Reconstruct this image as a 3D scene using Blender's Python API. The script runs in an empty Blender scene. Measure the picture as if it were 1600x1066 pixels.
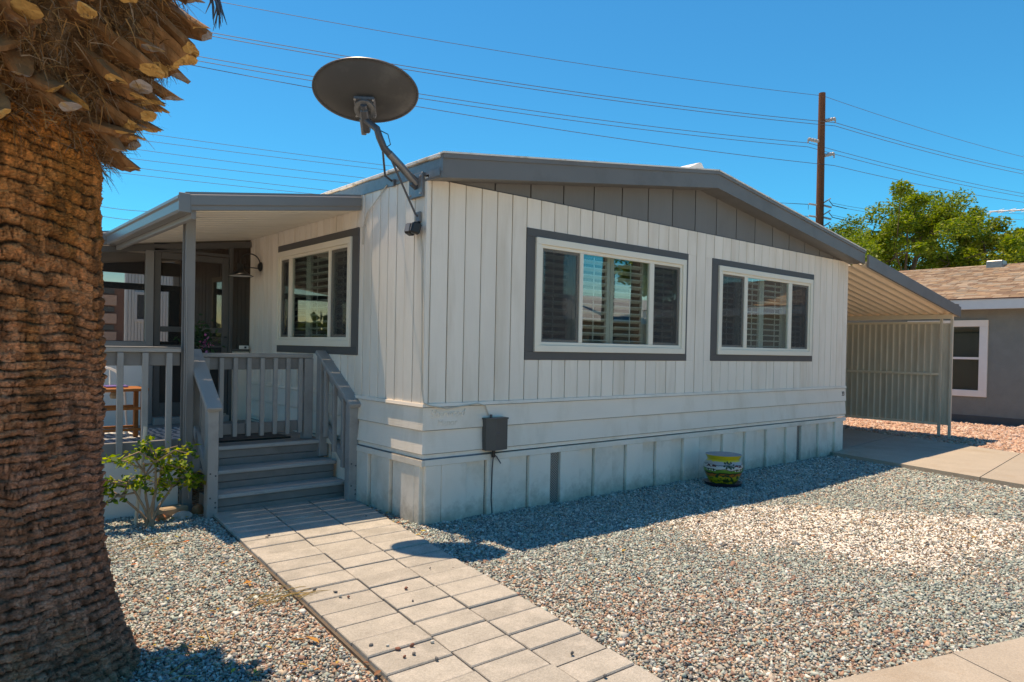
import bpy, math, random
import numpy as np
from mathutils import Vector, Matrix
R = math.radians
random.seed(7)
rng = np.random.default_rng(11)
scene = bpy.context.scene
C = scene.collection

# ------------------------------------------------------------------ camera, sky, sun
cam_d = bpy.data.cameras.new('camera')
cam_d.sensor_width = 36.0
cam_d.sensor_fit = 'HORIZONTAL'
cam_d.lens = 1114.85 / 1600 * 36.0
cam_d.shift_y = (556.8 - 533.0) / 1600.0
cam_d.clip_start = 0.05
cam_d.clip_end = 3000
cam = bpy.data.objects.new('camera', cam_d)
C.objects.link(cam)
yaw, pit, rol = R(49.784), R(-0.669), R(1.126)
fw = Vector((math.cos(yaw) * math.cos(pit), math.sin(yaw) * math.cos(pit), math.sin(pit)))
rt = Vector((math.sin(yaw), -math.cos(yaw), 0))
up = rt.cross(fw)
rt2 = rt * math.cos(rol) + up * math.sin(rol)
up2 = up * math.cos(rol) - rt * math.sin(rol)
Mx = Matrix((rt2, up2, -fw)).transposed().to_4x4()
Mx.translation = Vector((-3.155, -4.812, 1.44))
cam.matrix_world = Mx
scene.camera = cam

SUN = Vector((-0.066, 0.27, 1.0)).normalized()      # direction towards the sun
sun_d = bpy.data.lights.new('sun', 'SUN')
sun_d.energy = 2.35
sun_d.angle = R(0.5)
sun_d.color = (1.0, 0.98, 0.945)
sun = bpy.data.objects.new('sun', sun_d)
C.objects.link(sun)
sun.rotation_euler = SUN.to_track_quat('Z', 'Y').to_euler()

world = bpy.data.worlds.new('World')
scene.world = world
world.use_nodes = True
wn = world.node_tree
sky = wn.nodes.new('ShaderNodeTexSky')
sky.sky_type = 'NISHITA'
sky.sun_disc = False
sky.sun_elevation = math.asin(SUN.z)
sky.sun_rotation = math.atan2(SUN.x, SUN.y)
sky.altitude = 400
sky.air_density = 1.0
sky.dust_density = 0.3
sky.ozone_density = 3.0
bg = wn.nodes['Background']
hs = wn.nodes.new('ShaderNodeHueSaturation')
hs.inputs['Saturation'].default_value = 2.0
wn.links.new(sky.outputs[0], hs.inputs['Color'])
wn.links.new(hs.outputs[0], bg.inputs[0])
bg.inputs[1].default_value = 0.104
vs = scene.view_settings
vs.view_transform = 'Standard'
vs.look = 'None'
vs.gamma = 1.0
vs.exposure = 1.18
vs.use_white_balance = True
vs.white_balance_temperature = 10800
vs.white_balance_tint = 18
vs.use_curve_mapping = False

# ------------------------------------------------------------------ helpers
class MB:
    def __init__(self):
        self.v = []; self.f = []; self.m = []
    def add(self, vs_, fs_, mi=0):
        o = len(self.v)
        self.v.extend([tuple(p) for p in vs_])
        for f in fs_:
            self.f.append(tuple(i + o for i in f)); self.m.append(mi)
        return self
    def box(self, lo, hi, mi=0, M=None):
        x0, y0, z0 = lo; x1, y1, z1 = hi
        p = [Vector(q) for q in ((x0,y0,z0),(x1,y0,z0),(x1,y1,z0),(x0,y1,z0),(x0,y0,z1),(x1,y0,z1),(x1,y1,z1),(x0,y1,z1))]
        if M: p = [M @ q for q in p]
        return self.add(p, [(3,2,1,0),(4,5,6,7),(0,1,5,4),(1,2,6,5),(2,3,7,6),(3,0,4,7)], mi)
    def cbox(self, lo, hi, c=0.004, mi=0, M=None):
        lo = [min(a, b) for a, b in zip(lo, hi)]; hi2 = [max(a, b) for a, b in zip(lo, hi)]; hi = hi2
        c = min(c, *(0.45 * (b - a) for a, b in zip(lo, hi)))
        P = {}; vs_ = []
        for sx in (0, 1):
            for sy in (0, 1):
                for sz in (0, 1):
                    s = (sx, sy, sz)
                    for ax in range(3):
                        q = []
                        for k in range(3):
                            e = hi[k] if s[k] else lo[k]
                            if k != ax: e += -c if s[k] else c
                            q.append(e)
                        P[(s, ax)] = len(vs_); q = Vector(q); vs_.append(M @ q if M else q)
        fs_ = []
        def quad(idx):
            cen = sum((vs_[i] for i in idx), Vector()) / len(idx)
            n = (vs_[idx[1]] - vs_[idx[0]]).cross(vs_[idx[2]] - vs_[idx[0]])
            if n.dot(cen - ctr) < 0: idx = idx[::-1]
            fs_.append(tuple(idx))
        ctr = sum(vs_, Vector()) / len(vs_)
        for ax in range(3):
            a, b = [k for k in range(3) if k != ax]
            for s in (0, 1):
                cor = []
                for (u, v) in ((0,0),(1,0),(1,1),(0,1)):
                    t = [0, 0, 0]; t[ax] = s; t[a] = u; t[b] = v
                    cor.append(P[(tuple(t), ax)])
                quad(cor)
        for ax in range(3):
            a, b = [k for k in range(3) if k != ax]
            for (u, v) in ((0,0),(1,0),(1,1),(0,1)):
                t0 = [0, 0, 0]; t0[a] = u; t0[b] = v; t1 = list(t0); t1[ax] = 1
                t0 = tuple(t0); t1 = tuple(t1)
                quad([P[(t0, a)], P[(t1, a)], P[(t1, b)], P[(t0, b)]])
        for sx in (0, 1):
            for sy in (0, 1):
                for sz in (0, 1):
                    s = (sx, sy, sz); quad([P[(s, 0)], P[(s, 1)], P[(s, 2)]])
        return self.add(vs_, fs_, mi)
    def bar(self, a, b, w, h, upv=(0, 0, 1), c=0.0, mi=0):
        """box between two points, w across, h along upv"""
        a = Vector(a); b = Vector(b); d = b - a; L = d.length; d.normalize()
        u = Vector(upv); s = d.cross(u).normalized(); u = s.cross(d)
        M = Matrix((d, s, u)).transposed().to_4x4(); M.translation = a
        return self.cbox((0, -w/2, -h/2), (L, w/2, h/2), c, mi, M) if c else self.box((0, -w/2, -h/2), (L, w/2, h/2), mi, M)
    def tube(self, pts, r, n=8, mi=0, caps=True):
        pts = [Vector(p) for p in pts]
        rs = r if isinstance(r, (list, tuple)) else [r] * len(pts)
        rings = []; vs_ = []; pu = None
        for i, p in enumerate(pts):
            d = (pts[min(i+1, len(pts)-1)] - pts[max(i-1, 0)]).normalized()
            if pu is None: pu = d.orthogonal().normalized()
            u = (pu - d * pu.dot(d)).normalized(); pu = u; w = d.cross(u)
            ring = []
            for k in range(n):
                t = 2 * math.pi * k / n
                ring.append(len(vs_)); vs_.append(p + (u * math.cos(t) + w * math.sin(t)) * rs[i])
            rings.append(ring)
        fs_ = []
        for i in range(len(rings) - 1):
            for k in range(n):
                fs_.append((rings[i][k], rings[i][(k+1) % n], rings[i+1][(k+1) % n], rings[i+1][k]))
        if caps: fs_ += [tuple(rings[0][::-1]), tuple(rings[-1])]
        return self.add(vs_, fs_, mi)
    def lathe(self, prof, n=24, o=(0, 0, 0), mi=0, M=None):
        vs_ = []; fs_ = []; o = Vector(o)
        for (r, z) in prof:
            for k in range(n):
                t = 2 * math.pi * k / n
                q = Vector((r * math.cos(t), r * math.sin(t), z)); vs_.append(o + (M @ q if M else q))
        for i in range(len(prof) - 1):
            for k in range(n):
                fs_.append((i*n+k, i*n+(k+1) % n, (i+1)*n+(k+1) % n, (i+1)*n+k))
        if prof[0][0] > 1e-6: fs_.append(tuple(range(n))[::-1])
        if prof[-1][0] > 1e-6: fs_.append(tuple((len(prof)-1)*n + k for k in range(n)))
        return self.add(vs_, fs_, mi)
    def prism(self, poly, ext, mi=0):
        """extrude a planar polygon (3D points) along ext"""
        n = len(poly); e = Vector(ext); p = [Vector(q) for q in poly]
        nn = Vector()
        for i in range(n): nn += p[i].cross(p[(i+1) % n])
        f0 = tuple(range(n)); f1 = tuple(range(n, 2*n))
        fs_ = [f0[::-1], f1] + [(i, (i+1) % n, n+(i+1) % n, n+i) for i in range(n)]
        if nn.dot(e) < 0: fs_ = [f[::-1] for f in fs_]
        return self.add(p + [q + e for q in p], fs_, mi)
    def build(self, name, mat, parent=None, smooth=False, loc=None):
        me = bpy.data.meshes.new(name)
        me.from_pydata(self.v, [], self.f)
        for m_ in (mat if isinstance(mat, (list, tuple)) else [mat]): me.materials.append(m_)
        if any(self.m): me.polygons.foreach_set('material_index', self.m)
        if smooth:
            me.polygons.foreach_set('use_smooth', [True] * len(me.polygons))
            if smooth != 'all':
                try: me.set_sharp_from_angle(angle=R(35))
                except Exception: pass
        return link(name, me, parent, loc)

def link(name, me, parent=None, loc=None):
    o = bpy.data.objects.new(name, me)
    C.objects.link(o)
    if parent: attach(o, parent)
    if loc is not None: o.location = loc
    return o
def attach(o, parent):
    o.parent = parent
    if parent.type == 'EMPTY':
        o.matrix_parent_inverse = Matrix.Translation(-Vector(parent.location))
def tag(o, label=None, cat=None, group=None, kind=None):
    if label: o['label'] = label
    if cat: o['category'] = cat
    if group: o['group'] = group
    if kind: o['kind'] = kind
    return o
def thing(name, label, cat, loc=(0, 0, 0), group=None):
    o = bpy.data.objects.new(name, None); C.objects.link(o)
    o.location = loc; o.empty_display_size = 0.1
    return tag(o, label, cat, group)
def struct(name, label=None):
    o = bpy.data.objects.new(name, None); C.objects.link(o)
    return tag(o, label, None, None, 'structure')
def B(lo, hi, c=0.003): return MB().cbox(lo, hi, c)

# ------------------------------------------------------------------ materials
def nodes(name):
    m = bpy.data.materials.new(name); m.use_nodes = True
    nt = m.node_tree
    return m, nt, nt.nodes['Principled BSDF']
def N(nt, typ, **kw):
    n = nt.nodes.new(typ)
    for k, v in kw.items():
        if k in n.inputs: n.inputs[k].default_value = v
        else: setattr(n, k, v)
    return n
def mat(name, col, rough=0.6, var=0.12, scale=6.0, stretch=(1, 1, 1), bump=0.15, bscale=60.0, bstretch=None,
        objvar=0.0, spec=0.4, metal=0.0, stain=None, stain_scale=1.5, stain_lo=0.52, stain_hi=0.72, dist=0.004, coat=0.0, speck=None, dirt=None, stain_stretch=None):
    m, nt, p = nodes(name)
    L = nt.links.new
    tc = N(nt, 'ShaderNodeTexCoord'); oi = N(nt, 'ShaderNodeObjectInfo')
    add = N(nt, 'ShaderNodeVectorMath', operation='ADD'); sc = N(nt, 'ShaderNodeVectorMath', operation='SCALE')
    sc.inputs['Scale'].default_value = 17.0
    L(oi.outputs['Random'], sc.inputs[0]); L(tc.outputs['Object'], add.inputs[0]); L(sc.outputs[0], add.inputs[1])
    mp = N(nt, 'ShaderNodeMapping'); mp.inputs['Scale'].default_value = stretch
    L(add.outputs[0], mp.inputs[0])
    nz = N(nt, 'ShaderNodeTexNoise', Scale=scale, Detail=6.0, Roughness=0.6)
    L(mp.outputs[0], nz.inputs['Vector'])
    mr = N(nt, 'ShaderNodeMapRange'); mr.inputs['From Min'].default_value = 0.25; mr.inputs['From Max'].default_value = 0.75
    mr.inputs['To Min'].default_value = 1 - var; mr.inputs['To Max'].default_value = 1 + var
    L(nz.outputs['Fac'], mr.inputs['Value'])
    val = mr.outputs[0]
    if objvar:
        m2 = N(nt, 'ShaderNodeMapRange'); m2.inputs['To Min'].default_value = 1 - objvar; m2.inputs['To Max'].default_value = 1 + objvar
        L(oi.outputs['Random'], m2.inputs['Value'])
        mu = N(nt, 'ShaderNodeMath', operation='MULTIPLY'); L(val, mu.inputs[0]); L(m2.outputs[0], mu.inputs[1]); val = mu.outputs[0]
    base = N(nt, 'ShaderNodeVectorMath', operation='SCALE'); base.inputs[0].default_value = col[:3]
    L(val, base.inputs['Scale'])
    out = base.outputs[0]
    if stain:
        n3 = N(nt, 'ShaderNodeTexNoise', Scale=stain_scale, Detail=5.0, Roughness=0.65); ms = N(nt, 'ShaderNodeMapping'); ms.inputs['Scale'].default_value = stain_stretch or (1, 1, 1); L(add.outputs[0], ms.inputs[0]); L(ms.outputs[0], n3.inputs['Vector'])
        r3 = N(nt, 'ShaderNodeMapRange'); r3.inputs['From Min'].default_value = stain_lo; r3.inputs['From Max'].default_value = stain_hi
        L(n3.outputs['Fac'], r3.inputs['Value'])
        mx = N(nt, 'ShaderNodeMix', data_type='RGBA'); mx.inputs[7].default_value = (*stain, 1)
        L(r3.outputs[0], mx.inputs[0]); L(out, mx.inputs[6]); out = mx.outputs[2]
    if speck:
        n4 = N(nt, 'ShaderNodeTexVoronoi', Scale=speck[1]); L(add.outputs[0], n4.inputs['Vector'])
        r4 = N(nt, 'ShaderNodeMapRange'); r4.inputs['From Min'].default_value = 0.0; r4.inputs['From Max'].default_value = 1.0
        r4.inputs['To Min'].default_value = 1 - speck[0]; r4.inputs['To Max'].default_value = 1 + speck[0]
        sx = N(nt, 'ShaderNodeSeparateColor'); L(n4.outputs['Color'], sx.inputs[0]); L(sx.outputs[0], r4.inputs['Value'])
        s4 = N(nt, 'ShaderNodeVectorMath', operation='SCALE'); L(out, s4.inputs[0]); L(r4.outputs[0], s4.inputs['Scale']); out = s4.outputs[0]
    if dirt:      # mud splashed up from the ground, uneven along the foot
        sz = N(nt, 'ShaderNodeSeparateXYZ'); L(tc.outputs['Object'], sz.inputs[0])
        nd = N(nt, 'ShaderNodeTexNoise', Scale=7.0, Detail=6.0, Roughness=.75); L(tc.outputs['Object'], nd.inputs['Vector'])
        hd = N(nt, 'ShaderNodeMath', operation='MULTIPLY_ADD'); hd.inputs[1].default_value = -.55; L(nd.outputs['Fac'], hd.inputs[0]); L(sz.outputs['Z'], hd.inputs[2])
        rd = N(nt, 'ShaderNodeMapRange'); rd.inputs['From Min'].default_value = -.30; rd.inputs['From Max'].default_value = -.10; rd.inputs['To Min'].default_value = .75; rd.inputs['To Max'].default_value = 0.0; L(hd.outputs[0], rd.inputs['Value'])
        mxd = N(nt, 'ShaderNodeMix', data_type='RGBA'); mxd.inputs[7].default_value = (*dirt, 1); L(rd.outputs[0], mxd.inputs[0]); L(out, mxd.inputs[6]); out = mxd.outputs[2]
    L(out, p.inputs['Base Color'])
    p.inputs['Roughness'].default_value = rough; p.inputs['Metallic'].default_value = metal
    p.inputs['Specular IOR Level'].default_value = spec; p.inputs['Coat Weight'].default_value = coat
    if bump:
        mb = N(nt, 'ShaderNodeMapping'); mb.inputs['Scale'].default_value = bstretch or stretch
        L(add.outputs[0], mb.inputs[0])
        n2 = N(nt, 'ShaderNodeTexNoise', Scale=bscale, Detail=5.0, Roughness=0.6); L(mb.outputs[0], n2.inputs['Vector'])
        bp = N(nt, 'ShaderNodeBump', Strength=bump, Distance=dist); L(n2.outputs['Fac'], bp.inputs['Height'])
        L(bp.outputs[0], p.inputs['Normal'])
    return m

CREAM = (0.86, 0.775, 0.665)
M_siding = mat('cream_siding', CREAM, 0.65, 0.05, 3.0, (1, 1, .4), 0.35, 90, (1, 1, .06), objvar=0.035, stain=(0.70, 0.60, 0.48), stain_scale=2.2, stain_stretch=(1.6, 1.6, .25), stain_lo=.5, stain_hi=.78)
M_lap = mat('cream_lap_board', CREAM, 0.65, 0.05, 3.0, (.4, .4, 1), 0.3, 90, (.06, .06, 1), objvar=0.02, stain=(0.70, 0.61, 0.49), stain_scale=2.0, stain_stretch=(1.4, 1.4, .5), stain_lo=.5, stain_hi=.78)
M_skirt = mat('cream_skirting', (0.82, 0.745, 0.64), 0.65, 0.06, 3.0, (1, 1, .5), 0.2, 60, objvar=0.03, stain=(0.62, 0.54, 0.43), stain_scale=2.4, stain_lo=.48, stain_hi=.75, dirt=(.40, .33, .25))
M_trim = mat('grey_trim', (0.10, 0.098, 0.094), 0.55, 0.08, 3.0, bump=0.2, bscale=70, objvar=0.04)
M_gable = mat('grey_gable', (0.175, 0.175, 0.168), 0.65, 0.08, 3.0, (1, 1, .4), 0.35, 80, (1, 1, .08), objvar=0.04)
M_fascia = mat('grey_fascia', (0.165, 0.162, 0.155), 0.5, 0.07, 2.0, (.5, .5, 2), 0.1, 40, stain=(0.135, 0.13, 0.122), stain_scale=2.5)
M_vinyl = mat('cream_vinyl', (0.83, 0.77, 0.64), 0.4, 0.04, 2.0, bump=0.05)
M_deck = mat('grey_deck_paint', (0.215, 0.21, 0.20), 0.6, 0.12, 5.0, (1, 1, 1), 0.35, 50, (.25, 1, 1), objvar=0.06, stain=(0.17, 0.165, 0.155), stain_scale=4)
M_rail = mat('grey_rail_paint', (0.33, 0.325, 0.31), 0.6, 0.10, 5.0, (1, 1, .3), 0.3, 60, (1, 1, .15), objvar=0.07, stain=(0.26, 0.255, 0.24), stain_scale=4)
M_tread = mat('worn_tread_paint', (0.42, 0.415, 0.395), 0.6, 0.10, 5.0, (1, 1, 1), 0.3, 50, (.25, 1, 1), objvar=0.05, stain=(0.33, 0.325, 0.31), stain_scale=5)
M_alum = mat('grey_aluminium', (0.235, 0.233, 0.226), 0.45, 0.05, 2.0, bump=0.05)
M_gutter = mat('grey_gutter', (0.20, 0.20, 0.193), 0.35, 0.06, 2.0, bump=0.05, spec=0.6)
M_pan = mat('beige_metal_pan', (0.84, 0.77, 0.65), 0.5, 0.05, 2.0, bump=0.05, objvar=0.03)
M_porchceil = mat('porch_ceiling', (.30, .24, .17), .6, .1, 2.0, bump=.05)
M_cp_pan = mat('tan_carport_pan', (0.82, 0.70, 0.53), 0.5, 0.05, 2.0, bump=0.05)
M_cp_panel = mat('tan_ribbed_panel', (0.66, 0.58, 0.455), 0.55, 0.07, 2.0, bump=0.08, stain=(.52, .43, .32), stain_stretch=(2, 2, .3), stain_scale=3)
M_whiteroof = mat('white_roof_coat', (0.78, 0.76, 0.71), 0.7, 0.08, 4.0, bump=0.4, bscale=40, stain=(.5, .42, .3), stain_scale=6)
M_black = mat('black_paint', (0.02, 0.02, 0.02), 0.4, 0.1, bump=0.05)
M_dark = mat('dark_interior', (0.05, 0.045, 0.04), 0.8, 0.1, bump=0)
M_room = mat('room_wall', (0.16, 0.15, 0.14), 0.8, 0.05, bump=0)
M_shutter = mat('shutter_slat', (0.78, 0.80, 0.80), 0.45, 0.03, bump=0)
M_white = mat('white_paint', (0.80, 0.78, 0.74), 0.55, 0.05, 3, bump=0.1)
M_dish = mat('dish_grey', (0.062, 0.060, 0.058), 0.5, 0.12, 3.0, bump=0.05, stain=(.11, .105, .095), stain_scale=3)
M_steel = mat('galvanised', (0.22, 0.225, 0.23), 0.4, 0.15, 20, bump=0.1, metal=0.6)
M_steeldk = mat('dark_steel', (0.085, 0.09, 0.1), 0.4, 0.1, 8, bump=0.05, metal=0.3)
M_bolt = mat('bolt_zinc', (0.5, 0.5, 0.5), 0.35, 0.05, bump=0, metal=0.8)
M_meter = mat('meter_grey', (0.085, 0.085, 0.08), 0.5, 0.07, bump=0.1)
M_cable = mat('black_cable', (0.03, 0.03, 0.03), 0.5, 0.05, bump=0)
M_pcable = mat('painted_cable', (0.58, 0.52, 0.43), 0.6, 0.08, bump=0)
M_rawwood = mat('orange_wood', (0.36, 0.12, 0.03), 0.45, 0.25, 8, (3, 3, 1), 0.15, 60)
M_paver = mat('concrete_paver', (0.35, 0.332, 0.292), 0.85, 0.15, 5.0, bump=0.7, bscale=220, objvar=0.075, stain=(0.46, 0.43, 0.38), stain_scale=6, stain_lo=.48, stain_hi=.75, speck=(.16, 190), dist=.003)
M_conc = mat('concrete_slab', (0.38, 0.335, 0.275), 0.85, 0.09, 2.0, bump=0.5, bscale=180, objvar=0.03, stain=(0.34, 0.275, 0.205), stain_scale=1.3, speck=(.10, 160))
M_ctrim = mat('neighbor_trim', (0.78, 0.72, 0.66), 0.5, 0.04, bump=0.05)
M_stucco = mat('grey_stucco', (0.205, 0.212, 0.192), 0.9, 0.10, 4.0, bump=0.8, bscale=50, dist=.01)
M_nfascia = mat('pale_grey_fascia', (0.62, 0.61, 0.59), 0.5, 0.04, bump=0.05)
M_pole = mat('pole_wood', (0.16, 0.058, 0.026), 0.85, 0.3, 3, (4, 4, .3), 0.5, 30, (4, 4, .3))
M_insul = mat('insulator_grey', (0.34, 0.35, 0.36), 0.4, 0.1, bump=0)
M_wire = mat('wire', (0.10, 0.08, 0.08), 0.5, 0.05, bump=0)
M_terracotta = mat('terracotta', (0.40, 0.15, 0.07), 0.7, 0.15, bump=0.2)
M_block = mat('tan_block', (0.33, 0.25, 0.17), 0.9, 0.15, 10, bump=0.6)
M_stone = mat('grey_stone', (0.40, 0.38, 0.35), 0.9, 0.3, 12, bump=0.6)
M_mesh_floor = mat('deck_tile', (0.42, 0.41, 0.39), 0.7, 0.1, bump=0.1)

def glass_mat(name, refl=0.16, tint=(0.75, 0.8, 0.78), rough=0.0, bumpy=0.02):
    m, nt, p = nodes(name); L = nt.links.new
    nt.nodes.remove(p)
    out = nt.nodes['Material Output']
    tr = N(nt, 'ShaderNodeBsdfTransparent'); tr.inputs[0].default_value = (*tint, 1)
    gl = N(nt, 'ShaderNodeBsdfGlossy', Roughness=rough)
    lw = N(nt, 'ShaderNodeLayerWeight', Blend=0.5)
    pw = N(nt, 'ShaderNodeMath', operation='POWER'); pw.inputs[1].default_value = 2.5; L(lw.outputs['Facing'], pw.inputs[0])
    ma = N(nt, 'ShaderNodeMath', operation='MULTIPLY_ADD', use_clamp=True); ma.inputs[1].default_value = .7; ma.inputs[2].default_value = refl
    mx = N(nt, 'ShaderNodeMixShader')
    tc = N(nt, 'ShaderNodeTexCoord'); nz = N(nt, 'ShaderNodeTexNoise', Scale=1.6, Detail=1.0); bp = N(nt, 'ShaderNodeBump', Strength=bumpy, Distance=.05)
    L(tc.outputs['Object'], nz.inputs['Vector']); L(nz.outputs['Fac'], bp.inputs['Height']); L(bp.outputs[0], gl.inputs['Normal'])
    L(pw.outputs[0], ma.inputs[0]); L(ma.outputs[0], mx.inputs[0]); L(tr.outputs[0], mx.inputs[1]); L(gl.outputs[0], mx.inputs[2]); L(mx.outputs[0], out.inputs[0])
    return m
M_glass = glass_mat('window_glass', 0.17, (.84, .92, .88))
M_glass_dk = glass_mat('dark_glass', 0.08, (0.62, 0.65, 0.62))
def screen_mat(name, op=0.5, col=(0.03, 0.03, 0.03)):
    m, nt, p = nodes(name); L = nt.links.new
    out = nt.nodes['Material Output']
    tr = N(nt, 'ShaderNodeBsdfTransparent'); mx = N(nt, 'ShaderNodeMixShader'); mx.inputs[0].default_value = op
    p.inputs['Base Color'].default_value = (*col, 1); p.inputs['Roughness'].default_value = .7
    L(tr.outputs[0], mx.inputs[1]); L(p.outputs[0], mx.inputs[2]); L(mx.outputs[0], out.inputs[0])
    return m
M_screen = screen_mat('insect_screen', 0.42, (.02, .02, .02))
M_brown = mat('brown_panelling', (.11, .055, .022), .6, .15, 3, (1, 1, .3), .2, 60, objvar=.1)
M_wscreen = screen_mat('window_screen', 0.36, (0.05, 0.05, 0.05))

def attr_mat(name, rough=0.8, bump=0.3, bscale=300, translucent=0.0, spec=0.3):
    m, nt, p = nodes(name); L = nt.links.new
    a = N(nt, 'ShaderNodeAttribute'); a.attribute_name = 'Col'
    L(a.outputs['Color'], p.inputs['Base Color']); p.inputs['Roughness'].default_value = rough
    p.inputs['Specular IOR Level'].default_value = spec
    if bump:
        tc = N(nt, 'ShaderNodeTexCoord'); nz = N(nt, 'ShaderNodeTexNoise', Scale=bscale, Detail=3.0); bp = N(nt, 'ShaderNodeBump', Strength=bump, Distance=.002)
        L(tc.outputs['Object'], nz.inputs['Vector']); L(nz.outputs['Fac'], bp.inputs['Height']); L(bp.outputs[0], p.inputs['Normal'])
    if translucent:
        out = nt.nodes['Material Output']; t = N(nt, 'ShaderNodeBsdfTranslucent'); mx = N(nt, 'ShaderNodeMixShader'); mx.inputs[0].default_value = translucent
        g = N(nt, 'ShaderNodeVectorMath', operation='MULTIPLY'); g.inputs[1].default_value = (1.3, 1.4, .5)
        L(a.outputs['Color'], g.inputs[0]); L(g.outputs[0], t.inputs[0]); L(p.outputs[0], mx.inputs[1]); L(t.outputs[0], mx.inputs[2]); L(mx.outputs[0], out.inputs[0])
    return m
M_stones = attr_mat('gravel_stone', 0.85, 0.4, 250)
M_leaf = attr_mat('leaf', 0.5, 0, translucent=0.42)
M_fiber = attr_mat('palm_fiber', 0.9, 0)
M_shingle = attr_mat('asphalt_shingle', 0.95, 0.5, 120)
M_dryleaf = attr_mat('dry_leaf', 0.8, 0)

def ground_mat():
    m, nt, p = nodes('gravel_ground'); L = nt.links.new
    tc = N(nt, 'ShaderNodeTexCoord')
    vo = N(nt, 'ShaderNodeTexVoronoi', Scale=48.0); L(tc.outputs['Object'], vo.inputs['Vector'])
    sp = N(nt, 'ShaderNodeSeparateColor'); L(vo.outputs['Color'], sp.inputs[0])
    cr = N(nt, 'ShaderNodeValToRGB'); cr.color_ramp.interpolation = 'CONSTANT'
    cols = [(0, (.10, .10, .10)), (.15, (.30, .34, .32)), (.5, (.40, .30, .21)), (.65, (.26, .12, .07)), (.78, (.22, .26, .25)), (.9, (.52, .49, .44))]
    el = cr.color_ramp.elements
    el[0].position, el[0].color = 0, (*cols[0][1], 1); el[1].position, el[1].color = cols[1][0], (*cols[1][1], 1)
    for q, c_ in cols[2:]:
        e = el.new(q); e.color = (*c_, 1)
    L(sp.outputs[0], cr.inputs[0])
    ln = N(nt, 'ShaderNodeVectorMath', operation='LENGTH'); L(tc.outputs['Object'], ln.inputs[0])
    fm_ = N(nt, 'ShaderNodeMapRange'); fm_.inputs['From Min'].default_value = 6.5; fm_.inputs['From Max'].default_value = 9.0; L(ln.outputs['Value'], fm_.inputs['Value'])
    mx = N(nt, 'ShaderNodeMix', data_type='RGBA'); mx.inputs[7].default_value = (.60, .54, .46, 1); L(fm_.outputs[0], mx.inputs[0]); L(cr.outputs[0], mx.inputs[6]); L(mx.outputs[2], p.inputs['Base Color']); p.inputs['Roughness'].default_value = .95  # far ground paled so that it bounces more sun onto the walls
    bp = N(nt, 'ShaderNodeBump', Strength=1.0, Distance=.012, invert=True); L(vo.outputs['Distance'], bp.inputs['Height']); L(bp.outputs[0], p.inputs['Normal'])
    return m
M_ground = ground_mat()

# value noise for geometry
def vnoise(x, y, seed=0):
    x = np.asarray(x, float); y = np.asarray(y, float)
    xi = np.floor(x).astype(np.int64); yi = np.floor(y).astype(np.int64); xf = x - xi; yf = y - yi
    def h(a, b):
        n = (a * 374761393 + b * 668265263 + seed * 974634777) & 0x7fffffff
        n = ((n ^ (n >> 13)) * 1274126177) & 0x7fffffff
        return ((n ^ (n >> 16)) & 0xffff) / 65535.0
    u = xf * xf * (3 - 2 * xf); v = yf * yf * (3 - 2 * yf)
    return (h(xi, yi) * (1-u) + h(xi+1, yi) * u) * (1-v) + (h(xi, yi+1) * (1-u) + h(xi+1, yi+1) * u) * v
def np_mesh(name, V, F, material, col=None, smooth=False):
    """V (n,3), F (m,k) numpy arrays; col (n,3) point colours"""
    me = bpy.data.meshes.new(name)
    k = F.shape[1]
    me.vertices.add(len(V)); me.vertices.foreach_set('co', V.astype(np.float32).ravel())
    me.loops.add(F.size); me.loops.foreach_set('vertex_index', F.astype(np.int32).ravel())
    me.polygons.add(len(F)); me.polygons.foreach_set('loop_start', np.arange(0, F.size, k, dtype=np.int32))
    me.update(calc_edges=True)
    if col is not None:
        a = me.color_attributes.new('Col', 'FLOAT_COLOR', 'POINT')
        a.data.foreach_set('color', np.hstack([col, np.ones((len(V), 1))]).astype(np.float32).ravel())
    for m_ in (material if isinstance(material, (list, tuple)) else [material]): me.materials.append(m_)
    if smooth: me.polygons.foreach_set('use_smooth', np.ones(len(F), dtype=bool))
    me.validate()
    return me

# ------------------------------------------------------------------ ground
st_ = MB(); st_.add([(-60, -14, -.004), (60, -14, -.004), (60, -5.35, -.004), (-60, -5.35, -.004)], [(0, 1, 2, 3)])  # unseen street, coloured pale to throw sunlight back onto the front wall
tag(st_.build('street', mat('street_bounce_pale', (.58, .54, .48), .9, .08, 1.5, bump=.3, bscale=120, stain=(.50, .46, .40), stain_scale=.6)), 'unseen street in front of the home, made pale to bounce light', None, None, 'structure')
g = MB(); g.add([(-400, -400, -0.012), (400, -400, -0.012), (400, 400, -0.012), (-400, 400, -0.012)], [(0, 1, 2, 3)])
tag(g.build('ground', M_ground), 'gravel covered yard and surrounding ground', None, None, 'structure')

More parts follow.
